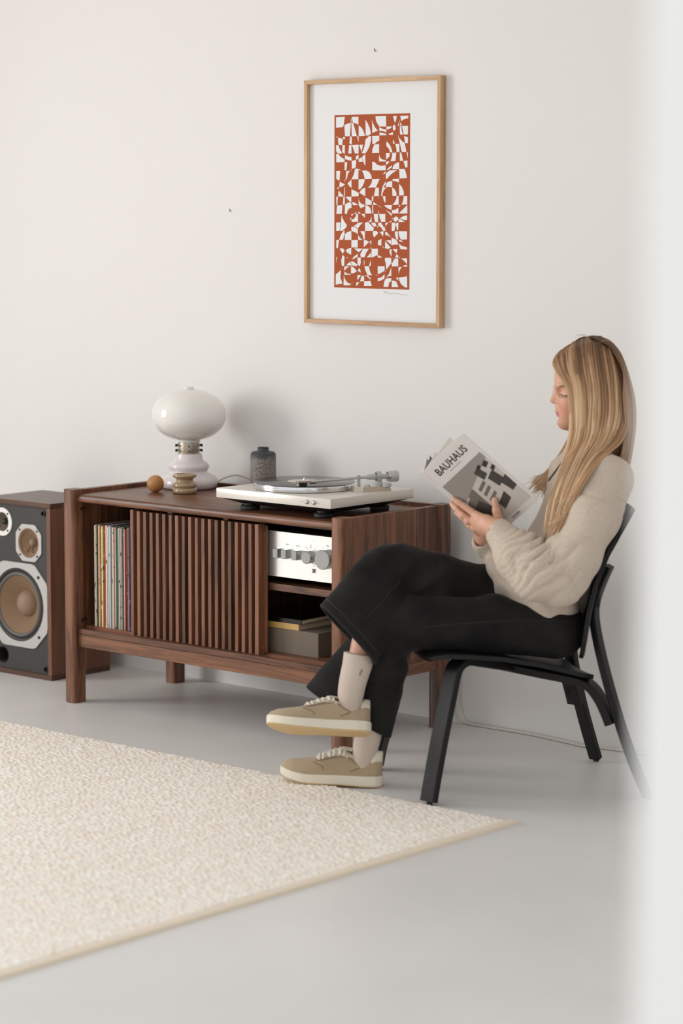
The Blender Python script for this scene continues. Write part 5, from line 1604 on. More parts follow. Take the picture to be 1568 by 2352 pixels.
    f.chain([kM, edge(1068, 1177, -.036), edge(1050, 1166, -.020), edge(1037, 1157, -.006)], [.0105, .0092, .0082, .0068], .004)
    f.chain([kR, edge(1074, 1196, -.040), edge(1060, 1187, -.018), edge(1048, 1177, .004)], [.0100, .0088, .0078, .0066], .004)
    f.chain([kL, edge(1090, 1213, -.046), edge(1078, 1207, -.022), edge(1068, 1198, .0)], [.0092, .0080, .0070, .0060], .004)
    tm, tp, tt = oncov(1153, 1184, .023), oncov(1145, 1165, .0145), oncov(1138.5, 1143, .0085)
    f.chain([palm0.lerp(kI, .15), tm, tp, tt], [.0190, .0128, .0098, .0078], .009)
    f.ell(palm0.lerp(tm, .55), (.017, .014, .017), .012)
    # ---- far hand behind the far half
    def oncover(h_, w_, r_): return TLv + hn * h_ + BK['w2n'] * w_ + n2 * (r_ + .0018)
    for k in range(4):
        w0 = .084 + .0205 * k; up = (.016, .0, .004, .020)[k]
        b0 = oncover(.176 + .4 * up, w0, .0115)
        f.chain([WRF, off(WRF.lerp(b0, .55), .016), b0], [.021, .0160, .0108], .010)
        f.chain([b0, oncover(.142 + up, w0 + .003 * (k - 1), .0100), oncover(.112 + up, w0 + .004 * (k - 1), .0072)], [.0106, .0088, .0068], .0025)
    f.chain([off(WRF.lerp(oncover(.19, .07, .012), .4), .015), oncover(.186, .060, .0110), oncover(.158, .040, .0078)], [.017, .0112, .0078], .008)
    V, F = f.mesh(1)
    me = np_mesh('person', V, F)
    o = link_mesh('person', me, M['skin'])
    o.location = PO; o.rotation_euler = (0, 0, YAW)
    tag(o, 'seated person with long blond hair in beige sweater and black jeans reading a book', 'person')
    return o, dict(kI=kI, kR=kR, oncov=oncov, tt=tt, V=V, F=F)
PERSON, HAND = body()

# lashes, brow, ring, nails
M['lash'] = mat('dark_lashes', (58, 38, 32), 0.7)
M['browhair'] = mat('brow_hair', (164, 120, 90), 0.8)
M['gold'] = mat('gold', (214, 172, 96), 0.22, 1.0)
M['nail_skin'] = mat('finger_nail', (230, 184, 166), 0.25)
# face hair is laid on the near side of the face and mirrored
hm_ = (HAND['V'][:, 2] > .93) & (HAND['V'][:, 0] < .22)
hf_ = HAND['F'][hm_[HAND['F']].all(1)]
mir = lambda p, s: Vector((p.x, p.y if s < 0 else -p.y, p.z))
lash_line = surface_path(HAND['V'], hf_, [(1286, 903.5), (1290, 906.5), (1296, 908), (1302, 907), (1308, 904)], .0004, 5)
brow_line = surface_path(HAND['V'], hf_, [(1281, 888), (1286, 887), (1292, 886.5), (1300, 887.5), (1310, 890)], .0003, 7)
for s in (-1, 1):
    b = bmesh.new()
    L_ = [mir(p, s) for p in lash_line]
    if len(L_) > 4:
        tube(L_, [.0004] + [.0009] * (len(L_) - 2) + [.0005], 6, bm=b)
        for k in range(0, len(L_), 3):
            a = L_[k]
            tube([a, a + Vector((-.004, s * .0035, -.0045)), a + Vector((-.0075, s * .006, -.0060))], [.0006, .0005, .0002], 4, bm=b)
        obj('eyelashes', b, M['lash'], PERSON, 180)
    b = bmesh.new()
    Lb = [mir(p, s) for p in brow_line]
    for k in range(len(Lb) - 1):
        for j in range(3):
            a = Lb[k].lerp(Lb[k + 1], random.random()) + Vector((0, 0, random.uniform(-.0016, .0016)))
            q = a + (Lb[k + 1] - Lb[k]).normalized() * .005 + Vector((0, 0, .0006))
            tube([a, q], [.0008, .0003], 4, bm=b)
    if len(Lb) > 2: obj('eyebrow', b, M['browhair'], PERSON, 180)
b = bmesh.new(); kR = HAND['kR']; e_ = (P(1074, 1196, -.040) - kR).normalized(); c_ = kR.lerp(P(1074, 1196, -.040), .55)
ringpts = []
u_ = e_.cross(Vector((0, 0, 1))).normalized(); v_ = e_.cross(u_)
for k in range(25): ringpts.append(c_ + (u_ * math.cos(2 * PI * k / 24) + v_ * math.sin(2 * PI * k / 24)) * .0101)
obj('finger_ring', tube(ringpts, .0014, 8, caps=False), M['gold'], PERSON, 180)

# ---- sweater
def knit_mat():
    m, nt, b = new_mat('oatmeal_sweatshirt')
    N, Lk = nt.nodes, nt.links
    tc = N.new('ShaderNodeTexCoord')
    n = N.new('ShaderNodeTexNoise'); n.inputs['Scale'].default_value = 260; n.inputs['Detail'].default_value = 4
    Lk.new(tc.outputs['Object'], n.inputs['Vector'])
    cr = N.new('ShaderNodeValToRGB')
    cr.color_ramp.elements[0].position = .3; cr.color_ramp.elements[0].color = lin(196, 179, 162)
    cr.color_ramp.elements[1].position = .7; cr.color_ramp.elements[1].color = lin(214, 200, 184)
    Lk.new(n.outputs['Fac'], cr.inputs['Fac']); Lk.new(cr.outputs['Color'], b.inputs['Base Color'])
    b.inputs['Roughness'].default_value = 0.95; b.inputs['Specular IOR Level'].default_value = .2
    b.inputs['Sheen Weight'].default_value = 0.15
    n2 = N.new('ShaderNodeTexNoise'); n2.inputs['Scale'].default_value = 900
    Lk.new(tc.outputs['Object'], n2.inputs['Vector'])
    bp = N.new('ShaderNodeBump'); bp.inputs['Strength'].default_value = 0.25; bp.inputs['Distance'].default_value = 0.001
    Lk.new(n2.outputs['Fac'], bp.inputs['Height']); Lk.new(bp.outputs['Normal'], b.inputs['Normal'])
    return m
M['knit'] = knit_mat()
def sweater():
    f = Field(grid_axis(-.16, .36, .0042, []), grid_axis(-.36, .34, .0045, []), grid_axis(.38, .97, .0042, []))
    T = [(1366, 1072, .058, .46), (1347, 1105, .098, .55), (1335, 1180, .103, .58), (1297, 1262, .100, .62), (1260, 1340, .100, .66), (1262, 1395, .082, .58), (1272, 1424, .058, .46)]
    for (u0, v0, r0, s0), (u1, v1, r1, s1) in zip(T, T[1:]):
        f.cone(P(u0, v0, 0), P(u1, v1, 0), r0, r1, .03, '+', (s0 + s1) / 2)
    f.ell(P(1290, 1438, 0), (.062, .150, .034), .02)                 # ribbed hem gathering on the hips
    f.ell(P(1185, 1345, -.02), (.050, .110, .052), .03)              # front bagging over the lap
    f.ell(P(1152, 1302, .03), (.046, .085, .042), .025)              # slack of the body and far sleeve
    # near sleeve
    f.chain([P(1392, 1102, -.150), P(1362, 1185, -.205), P(1316, 1275, -.228), P(1284, 1328, -.232)], [.072, .068, .064, .066], .03)
    f.chain([P(1284, 1328, -.232), P(1238, 1318, -.222), P(1192, 1277, -.196), P(1157, 1235, -.166)], [.066, .070, .062, .041], .022)
    f.cone(P(1158, 1236, -.166), P(1145, 1220, -.157), .040, .036, .008)
    # far sleeve
    f.chain([P(1375, 1100, .155), P(1310, 1230, .215), P(1235, 1335, .215)], [.072, .070, .066], .03)
    f.chain([P(1235, 1335, .215), P(1165, 1290, .150), P(1118, 1243, .095)], [.064, .056, .040], .022)
    # collar
    f.cone(P(1352, 1040, 0), P(1360, 1075, 0), .066, .082, .012)
    f.cone(P(1340, 1000, 0), P(1356, 1060, 0), .054, .057, .004, '-')
    # open cuffs
    f.cone(P(1118, 1196, -.140), P(1152, 1228, -.160), .032, .027, .004, '-')
    f.cone(P(1085, 1212, .060), P(1115, 1240, .092), .033, .027, .004, '-')
    V, F = f.mesh(3)
    N = normals(V, F)
    # folds: rings of compression round elbow, forearm and waist, long drags down the body
    A = lambda a: np.array(a)
    def along(p, q):
        p, q = np.array(p), np.array(q); e = q - p; L = np.linalg.norm(e); e /= L
        s = (V - p) @ e; r = np.linalg.norm(V - p - s[:, None] * e, axis=1)
        return s / L, r, e
    d = np.zeros(len(V))
    warp = vnoise(V, 14, 1); warp2 = vnoise(V, 30, 2)
    s, r, e = along(P(1300, 1338, -.232), P(1152, 1228, -.160))
    m = np.clip(1 - abs(s - .42) / .62, 0, 1) * np.clip((.11 - r) / .03, 0, 1) * (V[:, 1] < -.10)
    amp = np.clip(.55 + .9 * vnoise(V, 11, 9), 0.05, 1.4)
    ph = s * 17 + warp * 3.4 + (V[:, 2] - .6) * 30 + (V[:, 1] + .2) * 14
    d += m * amp * .0165 * (np.abs(np.sin(ph)) ** .6 - .6)
    d += m * .0065 * (np.abs(np.sin(s * 31 + warp2 * 2.2 + (V[:, 2] - .6) * 44)) ** .7 - .55) * np.clip(vnoise(V, 9, 12) + .4, 0, 1)
    s, r, e = along(P(1392, 1120, -.165), P(1300, 1338, -.232))
    m2 = np.clip((s - .45) / .3, 0, 1) * np.clip((1.15 - s) / .2, 0, 1) * np.clip((.115 - r) / .03, 0, 1) * (V[:, 1] < -.12)
    d += m2 * .0115 * (np.abs(np.sin(s * 9 + V[:, 0] * 30 + warp * 3.0)) ** .6 - .6)
    d -= .0030 * np.exp(-((s - .20 - .05 * (V[:, 1] + .2) / .1) / .022) ** 2) * np.clip((.12 - r) / .03, 0, 1) * (V[:, 1] < -.08)
    s, r, e = along(P(1235, 1335, .215), P(1118, 1243, .095))
    m3 = np.clip(1 - abs(s - .5) / .6, 0, 1) * (V[:, 1] > .03) * np.clip((.10 - r) / .03, 0, 1)
    d += m3 * .0090 * (np.abs(np.sin(s * 24 + warp * 2)) ** .7 - .5)
    zw = V[:, 2]
    m4 = np.clip((.60 - zw) / .08, 0, 1) * np.clip((zw - .42) / .03, 0, 1) * (1 - np.clip(m * 2, 0, 1))
    d += m4 * .0062 * np.sin(V[:, 0] * 40 + V[:, 1] * 34 + warp * 3.2)
    d += .0055 * vnoise(V * np.array([1, 1, .55]), 15, 5) + .0012 * warp2
    V = against_back(V + N * d[:, None])
    o = link_mesh('sweater', np_mesh('sweater', V, F), M['knit'], PERSON)
    # collar placket with dark edge
    M['placket'] = mat('dark_brown_tape', (84, 56, 48), 0.8)
    pk = surface_path(V, F, [(1292, 1060), (1280, 1076), (1262, 1100), (1244, 1124), (1236, 1136)], .0005)
    if len(pk) > 3:
        obj('collar_tape', tube(pk, [.0034] * (len(pk) - 1) + [.0012], 8), M['placket'], o, 180)
        obj('collar_edge', tube([p + Vector((.0085, -.004, .003)) for p in pk], .0058, 8), M['knit'], o, 180)
    # cuff and seam
    sh = surface_path(V, F, [(1436, 1152), (1410, 1140), (1385, 1142), (1362, 1156), (1344, 1180)], -.0002)
    obj('shoulder_seam', tube(sh, .0013, 6), M['knit'], o, 180)
    return o
SW = sweater()

# ---- jeans
def denim_mat():
    m, nt, b = new_mat('washed_black_denim')
    N, Lk = nt.nodes, nt.links
    tc = N.new('ShaderNodeTexCoord')
    n = N.new('ShaderNodeTexNoise'); n.inputs['Scale'].default_value = 9; n.inputs['Detail'].default_value = 5
    Lk.new(tc.outputs['Object'], n.inputs['Vector'])
    n3 = N.new('ShaderNodeTexNoise'); n3.inputs['Scale'].default_value = 600; n3.inputs['Detail'].default_value = 2
    Lk.new(tc.outputs['Object'], n3.inputs['Vector'])
    ad = N.new('ShaderNodeMath'); ad.operation = 'MULTIPLY_ADD'; ad.inputs[1].default_value = .35
    Lk.new(n3.outputs['Fac'], ad.inputs[0]); Lk.new(n.outputs['Fac'], ad.inputs[2])
    cr = N.new('ShaderNodeValToRGB')
    cr.color_ramp.elements[0].position = .4; cr.color_ramp.elements[0].color = lin(11, 10, 10)
    cr.color_ramp.elements[1].position = .90; cr.color_ramp.elements[1].color = lin(41, 39, 38)
    Lk.new(ad.outputs[0], cr.inputs['Fac']); Lk.new(cr.outputs['Color'], b.inputs['Base Color'])
    b.inputs['Roughness'].default_value = 0.9; b.inputs['Specular IOR Level'].default_value = .25
    b.inputs['Sheen Weight'].default_value = .03
    bp = N.new('ShaderNodeBump'); bp.inputs['Strength'].default_value = 0.25; bp.inputs['Distance'].default_value = 0.001
    Lk.new(n3.outputs['Fac'], bp.inputs['Height']); Lk.new(bp.outputs['Normal'], b.inputs['Normal'])
    return m
M['denim'] = denim_mat()
M['denim_edge'] = mat('denim_hem', (30, 29, 29), 0.95, bump=(700, .5))
M['thread'] = mat('grey_thread', (62, 60, 58), 0.8)
def jeans():
    f = Field(grid_axis(-.62, .26, .0034, []), grid_axis(-.26, .25, .0036, []), grid_axis(.13, .70, .0034, []))
    f.ell(P(1280, 1440, 0), (.074, .168, .072), .0)
    f.chain([HIPN, P(1130, 1434, -.085), P(1000, 1430, -.078), KNN], [.082, .075, .070, .066], .02)
    f.chain([HIPF, P(1110, 1366, .060), P(1000, 1332, .018), P(920, 1308, -.018), KNF], [.080, .073, .070, .068, .066], .014)
    # near (standing) leg: wide trouser falling from the knee, hollow at the hem
    a, b_ = KNN, P(785, 1626, -.018)
    e2 = P(868, 1680, -.018) - P(697, 1578, -.018)
    nrm1 = Vector((-e2.z, 0, e2.x)).normalized()
    if nrm1.z > 0: nrm1 = -nrm1
    g = Field(*f.ax)
    g.sleeve(a, b_, e2, .066, .112, .062, .055, .0, '+', (b_, nrm1), .05)
    g.sleeve(P(905, 1430, -.055), P(858, 1690, -.020), Vector((1, 0, .2)), .058, .048, .060, .050, .03, '+', (b_, nrm1), .05)
    ax1 = b_ - a
    g.sleeve(a + ax1 * .70, b_ + ax1 * .25, e2, .0875, .1125, .047, .043, .003, '-', None, .05)
    h = np.clip(.5 + .5 * (f.f - g.f) / .012, 0, 1); f.f = f.f * (1 - h) + g.f * h - .012 * h * (1 - h)
    # crossed leg: trouser swinging off the knee toward the viewer
    a2, b2 = KNF, P(797, 1456, -.125)
    f2 = P(862, 1526, -.12) - P(733, 1387, -.12)
    nrm2 = Vector((-f2.z, +.22 * f2.length, f2.x)).normalized()
    if nrm2.z > 0: nrm2 = -nrm2
    g = Field(*f.ax)
    g.sleeve(a2, b2, Vector((1, 0, -.62)), .069, .104, .062, .056, .0, '+', (b2, nrm2), .06)
    ax2 = b2 - a2
    g.sleeve(a2 + ax2 * .60, b2 + ax2 * .3, Vector((1, 0, -.62)), .0795, .1045, .048, .044, .003, '-', None, .05)
    h = np.clip(.5 + .5 * (f.f - g.f) / .010, 0, 1); f.f = f.f * (1 - h) + g.f * h - .010 * h * (1 - h)
    del g, h
    V, F = f.mesh(2)
    N = normals(V, F)
    warp = vnoise(V, 12, 3)
    d = .0055 * vnoise(V * np.array([.6, 1, 1]), 15, 4) + .0014 * vnoise(V, 40, 6)
    # knee and lap creases
    kn = np.array(KNF); r = np.linalg.norm(V - (kn + np.array([.06, -.03, -.03])), axis=1)
    d += np.clip(1 - r / .13, 0, 1) * 0.0085 * np.sin(V[:, 0] * 46 - V[:, 2] * 70 + warp * 2.5)
    kn = np.array(P(900, 1510, -.04)); r = np.linalg.norm(V - kn, axis=1)
    d += np.clip(1 - r / .12, 0, 1) * .008 * np.sin(V[:, 2] * 95 + V[:, 0] * 30 + warp * 2.5)
    lap = np.array(P(1150, 1350, .0)); r = np.linalg.norm((V - lap) * np.array([.7, .6, 1]), axis=1)
    d += np.clip(1 - r / .12, 0, 1) * .007 * np.sin(V[:, 0] * 60 + V[:, 2] * 34 + warp * 3)
    for c_, n_ in ((b_, nrm1), (b2, nrm2)):
        dp = np.abs((V - np.array(c_)) @ np.array(n_)); near = np.linalg.norm(V - np.array(c_), axis=1) < .16
        d = np.where(near, d * np.clip((dp - .012) / .05, 0, 1), d)
    V = against_back(V + N * d[:, None])
    o = link_mesh('jeans', np_mesh('jeans', V, F), M['denim'], PERSON)
    # turned hems: thick stitched edges following the cut ends
    def hem(a, b, e2, wa, wb, da, db, n):
        L = (b - a).length
        e1 = (b - a).normalized(); e2 = (e2 - e1 * e2.dot(e1)).normalized(); e3 = e1.cross(e2)
        pts, pts2 = [], []
        for k in range(65):
            an = 2 * PI * k / 64; t = 0.0
            for it in range(4):      # slide along the leg axis onto the cut plane
                q = 1 + t / L
                off = e2 * ((wa + (wb - wa) * q) * math.cos(an)) + e3 * ((da + (db - da) * q) * math.sin(an))
                t = -(off.dot(n)) / e1.dot(n)
            pts.append(b + off * .955 + e1 * (t - .0035))
            q2 = 1 + (t - .024) / L
            off2 = e2 * ((wa + (wb - wa) * q2) * math.cos(an)) + e3 * ((da + (db - da) * q2) * math.sin(an))
            pts2.append(b + off2 * .995 + e1 * (t - .024))
        obj('trouser_hem', tube(pts, .0050, 8, caps=False), M['denim_edge'], o, 180)
        obj('hem_stitching', tube(pts2, .0009, 6, caps=False), M['thread'], o, 180)
    hem(a, b_, e2, .066, .112, .062, .055, nrm1); hem(a2, b2, Vector((1, 0, -.62)), .069, .104, .062, .056, nrm2)
    # outseam down the thigh
    for pts in ([(1320, 1432), (1200, 1428), (1080, 1434), (968, 1444)], [(918, 1336), (880, 1380), (850, 1414), (834, 1432)]):
        sm = surface_path(V, F, pts, .0)
        if len(sm) > 3:
            obj('side_seam', tube(sm, .0014, 6), M['denim_edge'], o, 180)
            obj('seam_stitching', tube([p + Vector((.002, -.0006, .0045)) for p in sm], .0006, 5), M['thread'], o, 180)
    return o
JE = jeans()

# ---- socks and shoes
def sock_mat():
    m, nt, b = new_mat('oatmeal_sock')
    N, Lk = nt.nodes, nt.links
    tc = N.new('ShaderNodeTexCoord')
    wv = N.new('ShaderNodeTexWave'); wv.inputs['Scale'].default_value = 95; wv.inputs['Distortion'].default_value = .6; wv.bands_direction = 'X'
    Lk.new(tc.outputs['Object'], wv.inputs['Vector'])
    n = N.new('ShaderNodeTexNoise'); n.inputs['Scale'].default_value = 300
    Lk.new(tc.outputs['Object'], n.inputs['Vector'])
    cr = N.new('ShaderNodeValToRGB'); cr.color_ramp.elements[0].color = lin(196, 180, 166); cr.color_ramp.elements[1].color = lin(214, 200, 188)
    Lk.new(n.outputs['Fac'], cr.inputs['Fac']); Lk.new(cr.outputs['Color'], b.inputs['Base Color'])
    bp = N.new('ShaderNodeBump'); bp.inputs['Strength'].default_value = 0.35; bp.inputs['Distance'].default_value = 0.001
    Lk.new(wv.outputs['Fac'], bp.inputs['Height']); Lk.new(bp.outputs['Normal'], b.inputs['Normal'])
    b.inputs['Roughness'].default_value = 0.95
    return m
M['sock'] = sock_mat()
def sock(pts, rads):
    pth = smooth_path(pts, 6)
    rr = list(np.interp(np.linspace(0, 1, len(pth)), np.linspace(0, 1, len(rads)), rads))
    return obj('sock', tube(pth, rr, 24), M['sock'], PERSON, 60)
s1 = sock([P(825, 1502, -.110), P(821, 1526, -.112), P(811, 1565, -.110), P(806, 1597, -.106), P(806, 1630, -.100)], [.0405, .0395, .0365, .0345, .026])
M['emblem'] = mat('olive_thread', (150, 138, 110), .8)
ep = P(829, 1545, -.1490)
obj('sock_emblem', tube(smooth_path([ep + Vector((-.003, 0, -.009)), ep + Vector((.001, -.0008, -.002)), ep + Vector((.004, 0, .008)), ep + Vector((-.002, -.001, .003)), ep + Vector((-.003, 0, -.008))], 5), .0010, 5), M['emblem'], s1)
s2 = sock([P(853, 1650, -.036), P(846, 1690, -.034), P(838, 1730, -.033), P(834, 1765, -.033)], [.0370, .0355, .0330, .0270])

M['suede'] = mat('taupe_suede', (176, 156, 128), 0.95, bump=(500, .3), var=(30, .10), sheen=.2)
M['suede_light'] = mat('cream_leather', (226, 216, 198), 0.6, var=(40, .04))
M['midsole'] = mat('off_white_rubber', (228, 220, 202), 0.6)
M['outsole'] = mat('tan_gum_rubber', (214, 186, 140), 0.7, var=(60, .10))
M['lace'] = mat('cream_lace', (234, 226, 212), 0.9, bump=(900, .4))
M['lining'] = mat('shoe_lining', (150, 134, 114), 0.95)
M['stitch'] = mat('shoe_stitch', (138, 116, 90), 0.8)
def shoe(mtx, label):
    """X toward the toe, Y sideways, Z up; heel at 0, sole on z = 0"""
    L = .272
    wx = [0, .015, .06, .15, .30, .45, .58, .68, .78, .88, .95, .985, 1.0]
    wy = [.004, .018, .0295, .0345, .0345, .0355, .0415, .0455, .0455, .0375, .0250, .0140, .003]
    W_ = lambda s: float(np.interp(s, wx, wy))
    lift = lambda s: .014 * max(0, (s - .68) / .32) ** 1.8
    top = lambda s: float(np.interp(s, [0, .06, .14, .22, .32, .40, .50, .60, .70, .80, .90, .97, 1], [.062, .064, .050, .046, .056, .066, .058, .047, .039, .033, .025, .014, .004]))
    st = lambda s: .030 - .007 * s            # sidewall height
    N_ = 44
    ss = [.5 - .5 * math.cos(PI * i / N_) for i in range(N_ + 1)]
    def fin(b, name, m, par, sm=60):
        bmesh.ops.transform(b, matrix=mtx, verts=b.verts)
        return obj(name, b, m, par, sm)
    def ring_loft(secs, cap=True):
        b = bmesh.new(); R = [[b.verts.new(p) for p in s] for s in secs]
        n = len(R[0])
        for A, B in zip(R, R[1:]):
            for k in range(n): b.faces.new((A[k], A[(k + 1) % n], B[(k + 1) % n], B[k]))
        if cap: b.faces.new(R[0]); b.faces.new(R[-1])
        return b
    up = []
    for s in ss:
        w, z0, h = W_(s), st(s) - .006 + lift(s), top(s)
        sec = []
        for k in range(25):
            a = PI * k / 24
            c, si = math.cos(a), math.sin(a)
            y = (w - .001) * math.copysign(abs(c) ** .72, c) * (1 - .16 * si)
            sec.append((L * s, y, z0 + (h + .006) * si ** .82))
        up.append(sec)
    root = fin(ring_loft(up), 'shoe', M['suede'], PERSON)
    # midsole wall and outsole
    def slab(z0, z1, grow):
        secs = []
        for s in ss:
            w = W_(s) + grow; l = lift(s)
            sec = []
            for yy, zz in ((-w, z0), (-w - .0012, (z0 + z1) / 2), (-w, z1), (-w + .004, z1 + .0005), (w - .004, z1 + .0005), (w, z1), (w + .0012, (z0 + z1) / 2), (w, z0)):
                sec.append((L * s + grow * (2 * s - 1) * 1.0, yy, zz * (st(s) / .030) + l))
            secs.append(sec)
        return ring_loft(secs)
    fin(slab(.004, .030, .0030), 'midsole', M['midsole'], root, 40)
    fin(slab(.0, .0042, .0016), 'outsole', M['outsole'], root, 40)
    def surf(s, a, off=.0):
        w, z0, h = W_(s), st(s) - .006 + lift(s), top(s)
        c, si = math.cos(a), max(math.sin(a), 0)
        y = (w - .001 + off) * math.copysign(abs(c) ** .72, c) * (1 - .16 * si)
        return Vector((L * s, y, z0 + (h + .006 + off) * si ** .82))
    def patch(s0, s1, a0, a1, off, name, m, ns=12, na=10, shape=None):
        b = bmesh.new(); R = []; R2 = []
        for i in range(ns + 1):
            s = s0 + (s1 - s0) * i / ns
            lo, hi = (a0, a1) if shape is None else shape(i / ns)
            R.append([b.verts.new(surf(s, lo + (hi - lo) * j / na, off)) for j in range(na + 1)])
            R2.append([b.verts.new(surf(s, lo + (hi - lo) * j / na, -.001)) for j in range(na + 1)])
        for i in range(ns):
            for j in range(na): b.faces.new((R[i][j], R[i + 1][j], R[i + 1][j + 1], R[i][j + 1]))
        for i in range(ns):
            for j in (0, na): b.faces.new((R[i][j], R[i + 1][j], R2[i + 1][j], R2[i][j]))
        for j in range(na):
            for i in (0, ns): b.faces.new((R[i][j], R[i][j + 1], R2[i][j + 1], R2[i][j]))
        return fin(b, name, m, root, 60)
    patch(.004, .105, .62, PI - .62, .0022, 'heel_tab', M['suede_light'])
    patch(.34, .655, .95, PI - .95, .0014, 'eyestay', M['suede_light'], 14, 12, lambda t: (.82 + .32 * t, PI - .82 - .32 * t))
    patch(.11, .345, .98, PI - .98, .0012, 'collar', M['suede_light'], 12, 12)
    tg = []
    for i in range(9):
        s = .30 + .14 * i / 8
        z = surf(s, PI / 2).z + .012 * (1 - i / 8) + .002
        tg.append([(L * s, y, z + dz) for y, dz in ((-.019, -.004), (-.010, .0), (.010, .0), (.019, -.004), (.010, -.005), (-.010, -.005))])
    fin(ring_loft(tg), 'tongue', M['suede_light'], root)
    # opening
    op = bmesh.new()
    vs_ = [op.verts.new((L * (.20 + .125 * math.cos(2 * PI * k / 32)), .025 * math.sin(2 * PI * k / 32), surf(.20 + .125 * math.cos(2 * PI * k / 32), PI / 2).z + .0016)) for k in range(32)]
    vc = op.verts.new((L * .20, 0, surf(.2, PI / 2).z - .002))
    for k in range(32): op.faces.new((vs_[k], vs_[(k + 1) % 32], vc))
    fin(op, 'lining', M['lining'], root)
    # laces
    for i in range(6):
        s = .37 + .255 * i / 5
        pts = []
        for k in range(11):
            a = PI * (.27 + .46 * k / 10)
            p = surf(s + .018 * (k / 10 - .5) * (1 if i % 2 else -1), a, .0052)
            pts.append(p)
        fin(tube(pts, .0036, 8, flat=.55), 'lace', M['lace'], root, 180)
        if i < 5:
            for sg in (0, 1):
                q = [surf(s + .051 * k / 5, PI * ((.30 + .38 * k / 5) if sg else (.70 - .38 * k / 5)), .0034) for k in range(6)]
                fin(tube(q, .0030, 8, flat=.55), 'lace', M['lace'], root, 180)
    # stitched outlines of the side panels
    for sd in (0, 1):
        f_ = (lambda a: a) if sd == 0 else (lambda a: PI - a)
        for ln in ([(.335, .92), (.27, .70), (.215, .52), (.255, .34), (.31, .22)], [(.36, .86), (.48, .80), (.60, .86), (.66, 1.0)], [(.56, .22), (.585, .45), (.64, .66), (.68, .9)]):
            pth = smooth_path([surf(s, f_(a), .0012) for s, a in ln], 5)
            fin(tube(pth, .0009, 5), 'stitching', M['stitch'], root, 180)
    q = [surf(.70, PI / 2 + k, .001) for k in (-.25, 0, .25)]
    return root
def shoe_matrix(heel, toe, roll, up=Vector((0, 0, 1))):
    X = (toe - heel).normalized(); Y = up.cross(X).normalized(); Zv = X.cross(Y)
    c, s = math.cos(roll), math.sin(roll)
    Y2 = Y * c + Zv * s; Z2 = -Y * s + Zv * c
    return Matrix(((X.x, Y2.x, Z2.x, heel.x), (X.y, Y2.y, Z2.y, heel.y), (X.z, Y2.z, Z2.z, heel.z), (0, 0, 0, 1)))
# standing foot, toe over the rug edge; hanging foot with its sole turned to the viewer
shoe(shoe_matrix(Vector((-.362, -.040, .0010)), Vector((-.620, -.005, .0130)), .03), 'floor')
shoe(shoe_matrix(P(850, 1688, -.120), P(624, 1676, -.150), .42), 'air')
